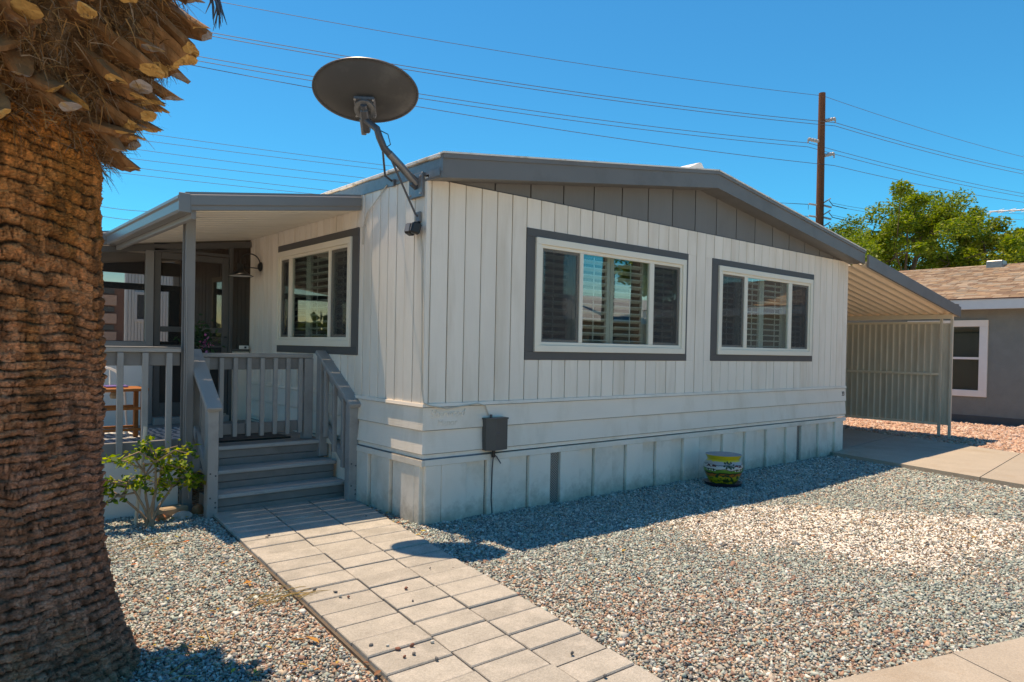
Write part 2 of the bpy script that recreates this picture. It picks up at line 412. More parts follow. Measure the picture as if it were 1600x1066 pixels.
# paver path: three columns that drift and narrow a little towards the street
path = struct('paver_path', 'path of tan concrete pavers leading to the porch steps')
def pathx(c, y):
    t = (1.27 - y) / 4.2
    top = (-1.235, -0.80, -0.39, 0.02); bot = (-1.66, -1.32, -1.00, -0.66)
    return top[c] + (bot[c] - top[c]) * t
prow = [1.27]
while prow[-1] > -4.6: prow.append(prow[-1] - .2 + random.uniform(-.004, .004))
for c in range(3):
    off = (0.0, .018, .006)[c]; y = 1.27 + off; k = 0
    while k < len(prow) - 1:
        off += random.uniform(-.004, .004); y1 = prow[k + 1] + off; gp = 0.004 + random.uniform(0, .002)
        dz = random.uniform(-.004, .004); tl = random.uniform(-.003, .003)
        top = [(pathx(c, y1) + gp, y1 + gp), (pathx(c+1, y1) - gp, y1 + gp), (pathx(c+1, y) - gp, y - gp), (pathx(c, y) + gp, y - gp)]
        m = MB(); cx = sum(q[0] for q in top) / 4; cy = sum(q[1] for q in top) / 4; z = 0.026 + dz; ch = 0.004
        vs_ = [(a, b, -0.03) for a, b in top] + [(a, b, z - ch) for a, b in top] + [(a + (cx - a) * .02, b + (cy - b) * .05, z + (tl if i < 2 else 0)) for i, (a, b) in enumerate(top)]
        fs_ = [(8, 9, 10, 11)] + [(i + o, (i+1) % 4 + o, (i+1) % 4 + o + 4, i + o + 4) for o in (0, 4) for i in range(4)]
        m.add(vs_, fs_).build('paver', M_paver, path); y = y1; k += 1
bed = MB()
bed.prism([(pathx(0, 1.3) - .01, 1.3, 0.004), (pathx(0, -4.6) - .01, -4.6, 0.004), (pathx(3, -4.6) + .01, -4.6, 0.004), (pathx(3, 1.3) + .01, 1.3, 0.004)], (0, 0, -.05))
bed.build('sand_bed', mat('path_sand', (0.13, 0.10, 0.075), 0.95, .2, 30), path)

# sidewalk at the street corner of the picture, and the carport driveway
sw = struct('sidewalk', 'tan concrete sidewalk at the street edge')
p0 = Vector((-0.02, -3.39, 0)); dsw = Vector((0.952, -0.286, 0)).normalized(); nsw = Vector((dsw.y, -dsw.x, 0))
j = -0.55
for i, (a, b) in enumerate(((-2.9, -1.05), (-1.05, 0.72), (0.72, 2.3), (2.3, 4.1), (4.1, 5.9), (5.9, 7.7))):
    sk = .22
    q = [p0 + dsw * (a + .004), p0 + dsw * (b - .004), p0 + dsw * (b - .004 - sk) + nsw * 1.3, p0 + dsw * (a + .004 - sk) + nsw * 1.3]
    if i < 1: continue
    MB().prism([(v.x, v.y, 0.022) for v in q], (0, 0, -.1)).build('slab', M_conc, sw)
dw = struct('driveway', 'tan concrete driveway running under the carport')
def dpt(s, t):    # s across 0..1, t along (metres, towards street positive)
    return (6.84 - .27 * t + s * (3.05 - .06 * t), -0.15 - t * (1 - .0) + s * .35, 0.05)
tj = [-9, -6.2, -3.1, -0.12, 1.88, 3.9, 6.0]
for a, b in zip(tj[:-1], tj[1:]):
    q = [dpt(0, a + .006), dpt(1, a + .006), dpt(1, b - .006), dpt(0, b - .006)]
    MB().prism(q, (0, 0, -.12)).build('slab', M_conc, dw)

# ------------------------------------------------------------------ mobile home
W = 7.28; DEP = 7.2; PK = W / 2
ZS, ZT, ZB = 0.98, 2.78, 0.52           # siding bottom, siding top, belly bottom
home = thing('mobile_home', 'cream mobile home with grey trim and vertical board siding', 'mobile home', (W/2, 0, 0))
def roofz(x): return 2.745 + 0.137 * (min(x, W - x) + 0.02)      # fascia bottom / soffit line
wins_a = [dict(o=(1.047, 3.428, 1.335, 2.518), f=(1.150, 3.376, 1.411, 2.444), m=(1.722, 1.768, 2.764, 2.832)),
          dict(o=(3.884, 6.261, 1.335, 2.518), f=(4.008, 6.214, 1.411, 2.444), m=(4.556, 4.626, 5.60, 5.68))]
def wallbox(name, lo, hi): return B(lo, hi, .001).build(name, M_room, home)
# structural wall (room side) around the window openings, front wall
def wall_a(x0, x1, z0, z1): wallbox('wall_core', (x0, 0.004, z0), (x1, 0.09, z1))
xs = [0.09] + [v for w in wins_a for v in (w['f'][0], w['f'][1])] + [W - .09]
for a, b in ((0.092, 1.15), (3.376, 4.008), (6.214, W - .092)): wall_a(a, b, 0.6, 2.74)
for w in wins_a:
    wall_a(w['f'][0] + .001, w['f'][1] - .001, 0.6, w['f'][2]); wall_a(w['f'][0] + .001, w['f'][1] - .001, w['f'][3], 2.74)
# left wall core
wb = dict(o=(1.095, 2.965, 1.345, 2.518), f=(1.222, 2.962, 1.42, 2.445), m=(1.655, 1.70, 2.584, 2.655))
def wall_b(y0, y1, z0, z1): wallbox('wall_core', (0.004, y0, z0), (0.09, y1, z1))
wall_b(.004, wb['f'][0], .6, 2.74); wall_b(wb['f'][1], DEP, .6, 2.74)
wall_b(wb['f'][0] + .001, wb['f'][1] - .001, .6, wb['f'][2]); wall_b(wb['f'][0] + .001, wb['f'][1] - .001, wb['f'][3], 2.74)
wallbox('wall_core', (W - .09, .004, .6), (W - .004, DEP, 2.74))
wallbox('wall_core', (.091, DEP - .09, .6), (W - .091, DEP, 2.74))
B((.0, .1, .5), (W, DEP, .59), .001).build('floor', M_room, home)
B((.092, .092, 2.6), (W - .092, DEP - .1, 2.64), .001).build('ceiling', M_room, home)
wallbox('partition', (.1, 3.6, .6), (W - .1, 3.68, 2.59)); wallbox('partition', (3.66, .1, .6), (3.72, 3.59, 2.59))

# front siding boards (8 inch grooves) split at the windows
nb = 43; bw = W / nb
def board_a(x0, x1, z0, z1, nm='siding_board', zt1=None):
    gp = .0045; y0 = random.uniform(-.017, -.0125)
    m = MB(); ch = .003
    a, b = x0 + gp, x1 - gp
    poly = [(a, 0.003), (a, y0 + ch), (a + ch, y0), (b - ch, y0), (b, y0 + ch), (b, 0.003)]
    vs_ = [(x, y, z0) for x, y in poly] + [(x, y, z1) for x, y in poly]; n = len(poly)
    m.add(vs_, [tuple(range(n))[::-1], tuple(range(n, 2*n))] + [(i, (i+1) % n, n+(i+1) % n, n+i) for i in range(n)])
    return m.build(nm, M_siding, home)
bounds = [(-.0, .032)] + [(0.032 + i * .1692, 0.032 + (i+1) * .1692) for i in range(42)] + [(0.032 + 42 * .1692, W)]
for x0, x1 in bounds:
    cuts = []
    for w in wins_a:
        o = w['o']
        if x1 > o[0] + .002 and x0 < o[1] - .002: cuts.append(o)
    if not cuts: board_a(x0, x1, ZS, ZT); continue
    o = cuts[0]
    board_a(x0, x1, ZS, o[2] + .004); board_a(x0, x1, o[3] - .004, ZT)
    if x0 < o[0] - .004: board_a(x0, min(x1, o[0] + .004), o[2] + .005, o[3] - .005)
    if x1 > o[1] + .004: board_a(max(x0, o[1] - .004), x1, o[2] + .005, o[3] - .005)
# left side boards
def board_b(y0, y1, z0, z1):
    gp = .0052; x0 = random.uniform(-.017, -.011); ch = .004; a, b = y0 + gp, y1 - gp
    poly = [(0.003, a), (x0 + ch, a), (x0, a + ch), (x0, b - ch), (x0 + ch, b), (0.003, b)]
    n = 6; vs_ = [(x, y, z0) for x, y in poly] + [(x, y, z1) for x, y in poly]
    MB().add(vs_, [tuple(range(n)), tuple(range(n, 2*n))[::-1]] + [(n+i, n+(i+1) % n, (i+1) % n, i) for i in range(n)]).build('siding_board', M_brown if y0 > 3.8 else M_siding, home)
y = 0.022; k = 0
while y < 7.0:
    y1 = y + .141; o = wb['o']
    if y1 > o[0] + .002 and y < o[1] - .002:
        board_b(y, y1, ZS, o[2] + .004); board_b(y, y1, o[3] - .004, 2.80)
        if y < o[0] - .004: board_b(y, o[0] + .004, o[2] + .005, o[3] - .005)
        if y1 > o[1] + .004: board_b(o[1] - .004, y1, o[2] + .005, o[3] - .005)
    else: board_b(y, y1, ZS, 2.80)
    y = y1
B((-.016, -.017, ZS), (.012, .021, 2.79)).build('corner_trim', M_siding, home)
# gable boards
gx = [0.0, .27] + [0.686 + .4103 * i for i in range(-0, 16)] + [W]
for a, b in zip(gx[:-1], gx[1:]):
    za, zb = roofz(a) + .03, roofz(b) + .03
    gp = .008; pts = [(a + gp, -.002, ZT + .012), (b - gp, -.002, ZT + .012), (b - gp, -.002, zb)]
    if a < PK < b: pts.append((PK, -.002, roofz(PK) + .03))
    pts.append((a + gp, -.002, za))
    if za < ZT + .02 and zb < ZT + .02: continue
    MB().prism(pts, (0, .03, 0)).build('gable_board', M_gable, home)
B((0.0, -.006, ZT + .001), (W, .04, ZT + .010), .001).build('gable_flashing', M_trim, home)
# belly: ledge, lap boards, lower trim, both faces
def lap(name, z0, z1, out0, out1, mt, ext=.0):
    m = MB()    # front
    m.prism([(-out0, -out0, z0), (-out1, -out1, z1), (-out1, .002, z1), (-out0, .002, z0)], (W + out0 + ext, 0, 0)); m.build(name, mt, home)
def lapf(name, z0, z1, o0, o1, mt):
    MB().prism([(-.0, -o0, z0), (-.0, -o1, z1), (0, .003, z1), (0, .003, z0)], (W + .004, 0, 0)).build(name, mt, home)
    MB().prism([(-o0, -o0 + .0005, z0), (-o1, -o1 + .0005, z1), (-.0005, -o1 + .0005, z1), (-.0005, -o0 + .0005, z0)], (0, 7.0, 0)).build(name, mt, home)
lapf('ledge_trim', 0.952, 0.979, .032, .026, M_lap)
lapf('lap_board', 0.765, 0.946, .028, .014, M_lap)
lapf('lap_board', 0.575, 0.758, .028, .010, M_lap)
lapf('belly_trim', 0.537, 0.568, .016, .012, M_lap)
lapf('skirting_rail', 0.478, 0.526, .034, .032, M_skirt)
# skirting panels
edges = [0.005, 0.161, 0.634, 1.118, 1.383, 1.508, 1.976, 2.448, 2.924, 3.404, 3.69, 4.164, 4.643, 5.124, 5.610, 5.883, 5.999, 6.478, 6.962, 7.275]
for i, (a, b) in enumerate(zip(edges[:-1], edges[1:])):
    if abs(a - 1.383) < .01 or abs(a - 5.883) < .01:
        m = MB().box((a + .004, -.002, -.05), (b - .004, .02, .477)); vent = m.build('skirting_vent', None, home); vent.data.materials.clear()
        m_, nt, p = nodes('perforated_vent'); L = nt.links.new
        tc = N(nt, 'ShaderNodeTexCoord'); vo = N(nt, 'ShaderNodeTexVoronoi', Scale=62.0); vo.inputs['Randomness'].default_value = .0
        mp = N(nt, 'ShaderNodeMapping'); mp.inputs['Rotation'].default_value = (0, R(45), 0); L(tc.outputs['Object'], mp.inputs[0]); L(mp.outputs[0], vo.inputs['Vector'])
        st = N(nt, 'ShaderNodeMath', operation='GREATER_THAN'); st.inputs[1].default_value = .42; L(vo.outputs['Distance'], st.inputs[0])
        mx = N(nt, 'ShaderNodeMix', data_type='RGBA'); mx.inputs[6].default_value = (.03, .03, .03, 1); mx.inputs[7].default_value = (.42, .39, .34, 1)
        L(st.outputs[0], mx.inputs[0]); L(mx.outputs[2], p.inputs['Base Color']); bp = N(nt, 'ShaderNodeBump', Strength=.6, Distance=.004); L(st.outputs[0], bp.inputs['Height']); L(bp.outputs[0], p.inputs['Normal'])
        vent.data.materials.append(m_); tag(vent, 'perforated dark vent strip in the skirting')
        continue
    mid = a + min(.255, (b - a) * .55) if b - a > .3 else b
    f1 = -.030; f0 = .001; ln = random.uniform(-.006, .006)
    MB().cbox((a + .002, f1, -.06), (mid - .001, .01, .477), .004).build('skirting_panel', M_skirt, home)
    if mid < b: MB().cbox((mid, f0, -.06), (b - .005, .014, .4772), .003).build('skirting_panel', M_skirt, home)
ed = [0.004, 0.082, 0.474, 0.846, 1.24, 1.63]
for i, (a, b) in enumerate(zip(ed[:-1], ed[1:])):
    mid = b if b - a < .2 else a + .205
    MB().cbox((-.028, a + .002, -.06), (.01, mid - .001, .477), .004).build('skirting_panel', M_skirt, home)
    if mid < b: MB().cbox((.001, mid, -.06), (.014, b - .007, .4772), .003).build('skirting_panel', M_skirt, home)
B((-.004, 1.64, -.05), (.01, 7.0, .477)).build('skirting_panel', M_skirt, home)

# windows ------------------------------------------------------------
def window(T, w, louv, label, left_trim=True, lo_gap=.071, open_a=20):
    """T maps (u along wall, d outwards, z) to world"""
    o, f, mm = w['o'], w['f'], w['m']
    def bx(u0, u1, d0, d1, z0, z1, c=.003):
        m = MB(); a = T(u0, d0, z0); b = T(u1, d1, z1)
        return m.cbox([min(p, q) for p, q in zip(a, b)], [max(p, q) for p, q in zip(a, b)], c)
    fr = MB()   # cream vinyl frame, mitred look: two nested steps
    t = .064
    def ring(mb, u0, u1, z0, z1, t, d0, d1, c=.003):
        for q in ((u0, u0 + t, z0 + t, z1 - t), (u1 - t, u1, z0 + t, z1 - t), (u0, u1, z0, z0 + t), (u0, u1, z1 - t, z1)):
            a = T(q[0], d0, q[2]); b = T(q[1], d1, q[3])
            mb.cbox([min(p, r) for p, r in zip(a, b)], [max(p, r) for p, r in zip(a, b)], c)
    ring(fr, f[0], f[1], f[2], f[3], .060, -.02, .040)
    win = fr.build('window', M_vinyl, home)
    tag(win, label)
    ins = MB(); ring(ins, f[0] + .0605, f[1] - .0605, f[2] + .0605, f[3] - .0605, .030, -.02, .024); ins.build('inner_frame', M_vinyl, win)
    # grey outer trim boards
    for q in ((o[0], o[1], f[3] + .0005, o[3]), (o[0], o[1], o[2], f[2] - .0005)):
        bx(q[0], q[1], .0, .022, q[2], q[3]).build('trim_board', M_trim, win)
    for q in ((o[0], f[0] - .0005), (f[1] + .0005, o[1])):
        if q[1] - q[0] > .03: bx(q[0], q[1], .0, .021, f[2] - .0004, f[3] + .0004).build('trim_board', M_trim, win)
    for a, b in ((mm[0], mm[1]), (mm[2], mm[3])):
        bx(a, b, -.015, .026, f[2] + .091, f[3] - .091).build('mullion', M_vinyl, win)
    z0, z1 = f[2] + .09, f[3] - .09
    spans = [(f[0] + .09, mm[0]), (mm[1], mm[2]), (mm[3], f[1] - .09)]
    for i, (a, b) in enumerate(spans):
        d = .004 if i == 1 else -.004
        bx(a, b, d, d + .004, z0, z1, .0005).build('pane', M_glass, win)
        if i != 1:
            bx(a, b, .012, .013, z0, z1, .0002).build('insect_screen', M_wscreen, win)
            e = b - .03 if i == 0 else b
            sh = MB(); ring(sh, a + .001, b - .001, z0 + .001, z1 - .001, .024, -.001, .011, .002); sh.build('sash', M_vinyl if i else M_vinyl, win)
    # plantation shutters behind the glass
    npan = louv; pw = (f[1] - f[0] - .04) / npan
    for k in range(npan):
        a = f[0] + .02 + k * pw + .004; b = a + pw - .008
        st = MB(); ring(st, a, b, f[2] + .02, f[3] - .02, .05, -.105, -.075, .003); st.build('shutter_frame', M_shutter, win)
        lv = MB(); z = f[2] + .02 + .05 + .04
        while z < f[3] - .09:
            ca, sa = math.cos(R(open_a)), math.sin(R(open_a)); hw = .034; th = .0045
            pr = []
            for (p, q) in ((-hw, -th), (hw, -th), (hw, th), (-hw, th)):
                pr.append((p * ca - q * sa, p * sa + q * ca))
            P0 = [T(a + .052, -.09 + p, z + q) for p, q in pr]; P1 = [T(b - .052, -.09 + p, z + q) for p, q in pr]
            e = Vector(P1[0]) - Vector(P0[0]); lv.prism(P0, e); z += lo_gap
        lv.build('louvers', M_shutter, win)
        bx((a + b) / 2 - .006, (a + b) / 2 + .006, -.052, -.044, f[2] + .1, f[3] - .1, .002).build('tilt_rod', M_shutter, win)
    return win
TA = lambda u, d, z: (u, -d, z)
TB = lambda u, d, z: (-d, u, z)
window(TA, wins_a[0], 4, 'wider left front window reflecting the street')
window(TA, wins_a[1], 4, 'right front window with open white shutters', open_a=4)
window(TB, wb, 3, 'side window over the porch rail', open_a=8)

# roof --------------------------------------------------------------
OV = 0.235
def roofpart(name, x0, x1, y0, y1, dz0, dz1, mt):
    def sec(xa, xb): return [(xa, y0, roofz(xa) + dz0), (xb, y0, roofz(xb) + dz0), (xb, y0, roofz(xb) + dz1), (xa, y0, roofz(xa) + dz1)]
    m = MB()
    m.prism(sec(x0, x1), (0, y1 - y0, 0)); return m.build(name, mt, home)
for (a, b) in ((-.02, PK), (PK, W + .03)):
    roofpart('fascia', a, b, -OV, -OV + .03, 0.0, .185, M_fascia)
    roofpart('fascia_lip', a, b, -OV - .012, -OV - .0005, .150, .186, M_fascia)
    roofpart('soffit', a, b, -OV + .031, .012, 0.010, .03, M_fascia)
    roofpart('roof_edge', a - .008, b, -OV - .018, -OV + .06, .187, .200, M_whiteroof)
    roofpart('roof_sheet', a - .006, b, -OV + .0605, DEP + .1, .175, .196, M_whiteroof)
B((-.021, -OV + .001, 2.80), (-.0165, 7.0, 2.905), .001).build('eave_flashing', M_steel, home)
for k in range(46):   # lapped ends of the roof sheets along the left eave
    yy = -.2 + k * .152
    MB().cbox((-.035 - random.uniform(0, .012), yy, 2.905 + random.uniform(0, .01)), (.05, yy + .15, 2.935), .004).build('roof_lap', M_whiteroof, home)
v = MB(); v.prism([(3.25, .1, 3.38), (3.90, .1, 3.38), (3.90, .1, 3.50), (3.80, .1, 3.61), (3.76, .1, 3.61)], (0, .35, 0)); v.build('roof_vent', M_whiteroof, home)
# little plate on the eave end near the dish
B((-.026, -.20, 2.765), (-.0175, -.05, 2.83), .002).build('eave_plate', M_steel, home)

# raised script emblem and house number
def text(name, body, size, loc, rot, material, parent, ext=.003, shear=0.0, font_bold=False):
    cu = bpy.data.curves.new(name, 'FONT'); cu.body = body; cu.size = size; cu.extrude = ext; cu.shear = shear
    if font_bold: cu.offset = .0015
    ob = bpy.data.objects.new(name, cu); C.objects.link(ob)
    dg = bpy.context.evaluated_depsgraph_get(); me = bpy.data.meshes.new_from_object(ob.evaluated_get(dg))
    bpy.data.objects.remove(ob); me.transform(Matrix.Translation(loc) @ rot)
    me.materials.clear(); me.materials.append(material)
    return link(name, me, parent)
RX = Matrix.Rotation(R(90), 4, 'X')
text('emblem_line', 'Sherwood', .082, (0.05, -.0205, .868), RX @ Matrix.Rotation(R(0), 4, 'Z'), M_lap, home, .005, .25)
text('emblem_line', 'Manor', .075, (0.11, -.0225, .795), RX, M_lap, home, .005, .25)
text('house_number', '33', .085, (7.155, -.0215, .842), RX, M_black, home, .002, 0, True)

# ------------------------------------------------------------------ porch awning
AY0, AY1 = 1.05, 3.72
aw = thing('porch_awning', 'grey edged metal awning over the front steps and deck', 'awning', (-1.34, 1.6, 0))
def az(x): return 2.665 + 0.137 * x          # underside of roof at x (x negative outwards)
SLA = math.atan(.137)
p_ = MB()
k = 0; y = AY0 + .02
while y < 7.0:
    y1 = y + .152; x0 = -1.49 if y < AY1 - .05 else -3.6
    poly = lambda xx: [(xx, y + .002, az(xx) + .05), (xx, y + .018, az(xx) + .012), (xx, y1 - .018, az(xx) + .012), (xx, y1 - .002, az(xx) + .05), (xx, y1 - .002, az(xx) + .056), (xx, y + .002, az(xx) + .056)]
    a = poly(x0); b = poly(-.022)
    m = MB(); n = 6
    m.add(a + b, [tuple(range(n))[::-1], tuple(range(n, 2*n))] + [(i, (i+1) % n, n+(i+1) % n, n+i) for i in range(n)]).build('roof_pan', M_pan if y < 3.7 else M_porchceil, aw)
    y = y1; k += 1
# front fascia (profiled), from the wall out to the corner
def prof_x(x0, x1, yf, name):
    pr = [(0, 0.0), (0, .03), (-.012, .04), (-.012, .115), (.0, .13), (.0, .142), (.03, .142), (.03, 0.0)]
    A_ = [(x0, yf + d, az(x0) + h) for d, h in pr]; B_ = [(x1, yf + d, az(x1) + h) for d, h in pr]; n = len(pr)
    MB().add(A_ + B_, [tuple(range(n)), tuple(range(n, 2*n))[::-1]] + [(n+i, n+(i+1) % n, (i+1) % n, i) for i in range(n)]).build(name, M_gutter, aw)
prof_x(-1.53, -.03, AY0, 'fascia')
prof_x(-3.6, -1.53, AY1, 'fascia')
# left gutter with rolled lip
m = MB()
zc = az(-1.5) - .02
pr = [(0, 0), (-.075, .0), (-.085, .02), (-.085, .085), (-.098, .10), (-.098, .122), (-.085, .132), (-.07, .124), (-.07, .10), (0, .14)]
A_ = [(-1.49 + d, AY0 - .01, zc + h) for d, h in pr]; B_ = [(-1.49 + d, AY1 - .02, zc + h) for d, h in pr]; n = len(pr)
m.add(A_ + B_, [tuple(range(n))[::-1], tuple(range(n, 2*n))] + [(i, (i+1) % n, n+(i+1) % n, n+i) for i in range(n)])
m.build('gutter', M_gutter, aw)
B((-1.585, AY0 - .022, zc - .004), (-1.50, AY0 - .011, zc + .145), .004).build('gutter_end', M_gutter, aw)
MB().bar((-1.46, AY0 + .04, az(-1.46) - .03), (-1.46, AY1, az(-1.46) - .03), .04, .07, c=.003).build('beam', M_alum, aw)
# I-section post
pm = MB(); px_, py_ = -1.345, 1.60
pm.cbox((px_ - .04, py_ - .045, .0), (px_ + .04, py_ - .035, az(px_)), .002); pm.cbox((px_ - .04, py_ + .035, 0), (px_ + .04, py_ + .045, az(px_)), .002)
pm.cbox((px_ + .012, py_ - .0348, 0), (px_ + .038, py_ + .0348, az(px_)), .002); pm.cbox((px_ - .02, py_ - .0348, 0), (px_ - .012, py_ + .0348, az(px_)), .001)
pm.build('awning_post', M_alum, aw)
pm = MB(); pm.cbox((-2.92, 1.56, .52), (-2.84, 1.64, 2.3), .002)
MB().tube([(px_ - .03, py_ - .06, 1.9), (px_ - .02, py_ - .058, 1.2), (px_ - .025, py_ - .06, .5), (px_ - .0, py_ - .10, .12)], .006, 6).build('conduit', M_alum, aw, True)

# ------------------------------------------------------------------ deck, steps, railings
ZD = .512
deck = thing('deck', 'grey painted porch deck with pale skirt boards', 'deck', (-1.8, 2.6, 0))
y = 1.70
while y < 6.7:
    x0 = -3.6
    MB().cbox((x0 if y > 1.72 else -1.40, y + .003, ZD - .03), (-.025, y + .137, ZD + random.uniform(-.001, .001)), .003).build('deck_board', M_deck, deck)
    y += .14
MB().cbox((-3.6, 1.66, ZD - .03), (-1.401, 1.699, ZD), .003).build('deck_board', M_deck, deck)
x = -1.39
for i in range(4):
    MB().cbox((x - .60, 1.635, -.05), (x - .004, 1.657, .455), .003).build('skirt_board', mat('pale_skirt', (.66, .65, .62), .6, .06) if i == 0 else bpy.data.materials['pale_skirt'], deck); x -= .6
MB().cbox((-3.6, 1.628, .457), (-1.40, 1.658, .482), .004).build('skirt_cap', M_rail, deck)
MB().cbox((-3.6, 1.63, .4835), (-1.40, 1.6585, .575), .004).build('rim_board', M_deck, deck)

steps = thing('porch_steps', 'three grey painted wooden steps between two handrails', 'steps', (-.62, 1.4, 0))
SX0, SX1 = -1.20, -.035
for i, (yf, zt) in enumerate(((1.27, .172), (1.485, .336), (1.70, ZD))):
    zb = (.0, .172, .336)[i]; d = .235
    MB().cbox((SX0 - .01, yf - .03, zt - .034), (SX1 + .01, yf + d if i < 2 else yf + .02, zt), .006).build('tread', M_tread, steps)
    h = (zt - .034 - zb); s = .45
    MB().cbox((SX0, yf, zb + h * s + .004), (SX1, yf + .025, zt - .036), .004).build('riser_board', M_deck, steps)
    MB().cbox((SX0, yf + .003, zb - (.05 if i == 0 else 0)), (SX1, yf + .027, zb + h * s), .004).build('riser_board', M_deck, steps)
B((SX0 - .0, 1.30, -.05), (SX0 + .035, 1.72, .12)).build('stringer', M_deck, steps)

def handrail(x, side, label):
    t = thing('handrail', label, 'handrail', (x, 1.3, 0), 'handrails of the porch steps')
    yb, yt = (1.275, 1.74) if side < 0 else (1.10, 1.70)
    yb = 1.255 if side < 0 else 1.09
    MB().cbox((x - .044, yb - .044, -.05), (x + .044, yb + .044, .905), .005).build('newel_post', M_rail, t)
    ztop = 1.33
    MB().cbox((x - .044, yt - .04, .35 if side > 0 else .3), (x + .044, yt + .05, ztop - .01), .005).build('top_post', M_rail, t)
    a = Vector((x, yb - .075, .885)); b = Vector((x, yt + .05, ztop + .035))
    MB().bar(a, b, .125, .04, c=.006).build('cap_rail', M_rail, t)
    d = Vector((0, 0, -.09)); MB().bar(a + d + Vector((0, .12, .062)), b + d + Vector((0, -.09, -.04)), .035, .09, c=.004).build('under_rail', M_rail, t)
    lo = Vector((0, 0, -.64)); MB().bar(a + lo + Vector((0, .12, .06)), b + lo + Vector((0, -.09, -.04)), .035, .075, c=.004).build('lower_rail', M_rail, t)
    for k in range(3):
        f = (k + .9) / 4.0; q = a.lerp(b, f)
        MB().cbox((x - .055 if side > 0 else x + .018, q.y - .018, q.z - .68), (x - .019 if side > 0 else x + .054, q.y + .018, q.z - .045), .003).build('baluster', M_rail, t)
    for k in range(5):
        bx = x + (-.02 if k % 2 else .022); bz = (.12, .16, .34, .36, .08)[k]
        MB().lathe([(0, 0), (.008, .0), (.006, .004), (0, .005)], 8, (bx, yb - .0435, bz), M=Matrix.Rotation(R(90), 3, 'X')).build('screw_head', M_steeldk, t)
    return t
handrail(-1.245, -1, 'left handrail of the steps beside the awning post')
handrail(-.062, 1, 'right handrail of the steps along the house wall')

def railing(name, label, x0, x1, y, z0, z1, n, bw_=.038, first=None, cap=.09, side=-1):
    t = thing(name, label, 'railing', ((x0 + x1) / 2, y, ZD), 'railings of the porch deck')
    MB().cbox((x0, y - cap / 2, z1 - .038), (x1, y + cap / 2, z1), .005).build('top_rail', M_rail, t)
    MB().cbox((x0 + .001, y - .012, z1 - .15), (x1 - .001, y + .025, z1 - .040), .004).build('sub_rail', M_deck, t)
    MB().cbox((x0 + .001, y - .012, z0 + .02), (x1 - .001, y + .025, z0 + .12), .004).build('bottom_rail', M_deck, t)
    for k in range(n):
        bx = first + (x1 - first) * (k / n) if first is not None else x0 + (x1 - x0) * (k + .5) / n
        ln = random.uniform(-.003, .003)
        MB().cbox((bx - bw_ / 2, y - .013 - .034, z0 + random.uniform(-.006, .006)), (bx + bw_ / 2, y - .0135, z1 - .042), .004).build('baluster', M_rail, t)
    return t
rl = railing('deck_railing', 'grey picket railing across the landing behind the steps', -1.20, -.12, 1.84, .575, 1.342, 8, .04, -1.12)
MB().cbox((-.205, 1.80, ZD), (-.115, 1.89, 1.30), .005).build('post', M_rail, rl)
MB().cbox((-1.215, 1.795, ZD), (-1.13, 1.88, 1.30), .005).build('post', M_rail, rl)
rl2 = railing('deck_railing', 'grey picket railing behind the bush, left of the awning post', -3.6, -1.395, 1.64, .49, 1.385, 12, .046, None, .10)
B((-3.6, 1.58, 1.386), (-1.40, 1.70, 1.392), .002).build('rail_cap', M_rail, rl2)

# ------------------------------------------------------------------ screened porch
sp_ = thing('screened_porch', 'dark screened porch room with grey framed screen door', 'porch', (-1.8, 3.8, ZD))
YS = 3.80
def hz(x): return az(x) - .0
def sbar(name, x0, x1, z0, z1, mt, d=.05, y=YS, par=None):
    return MB().cbox((x0, y - d / 2, z0), (x1, y + d / 2, z1), .003).build(name, mt, par or sp_)
MB().bar((-3.6, YS, az(-3.6) - .035), (-.03, YS, az(-.03) - .045), .06, .07, c=.003).build('header', M_trim, sp_)
sbar('post', -1.175, -1.095, ZD, az(-1.1) - .08, M_alum, .07)
sbar('post', -.275, -.235, ZD, az(-.25) - .08, M_trim, .07)
sbar('sill', -3.6, -1.176, 1.355, 1.432, M_alum, .07)
sbar('sill', -.234, -.03, 1.335, 1.362, M_trim, .07)
x = -3.6
for xa, xb in ((-3.6, -2.8), (-2.8, -2.0), (-2.0, -1.57), (-1.57, -1.176)):
    sbar('knee_panel', xa + .003, xb - .003, ZD, 1.353, M_white, .04)
sbar('knee_panel', -.234, -.03, ZD, 1.333, M_siding, .04)
sbar('screen_panel', -3.6, -1.177, 1.433, 2.40, M_screen, .003)
sbar('screen_panel', -.233, -.03, 1.363, 2.60, M_screen, .003)
sbar('screen_panel', -1.09, -.28, 2.472, 2.535, M_screen, .003)
d = MB(); zt = 2.43
sd = MB()
for q in ((-1.090, -1.02, .60, 2.43), (-.35, -.282, .60, 2.43)): sd.cbox((q[0], YS - .02, q[2]), (q[1], YS + .02, q[3]), .004)
for q in ((-1.0195, -.3505, 2.36, 2.43), (-1.0195, -.3505, 1.545, 1.605), (-1.0195, -.3505, 1.375, 1.40), (-1.0195, -.3505, .60, .75)): sd.cbox((q[0], YS - .02, q[2]), (q[1], YS + .02, q[3]), .004)
door = sd.build('screen_door', M_trim, sp_)
MB().cbox((-1.02, YS - .002, 1.40), (-.35, YS + .001, 2.36), .0004).build('door_screen', M_screen, door)
MB().cbox((-1.02, YS - .006, .75), (-.35, YS + .004, 1.375), .001).build('kick_panel', M_black, door)
MB().tube([(-.315, YS - .03, 1.50), (-.315, YS - .055, 1.50), (-.34, YS - .055, 1.50)], .009, 8).build('handle', M_black, door, True)
sbar('door_head', -1.094, -.276, 2.44, 2.47, M_trim, .06)
B((-1.09, 3.70, ZD + .001), (-.28, 3.85, ZD + .075), .004).build('threshold', M_rail, sp_)
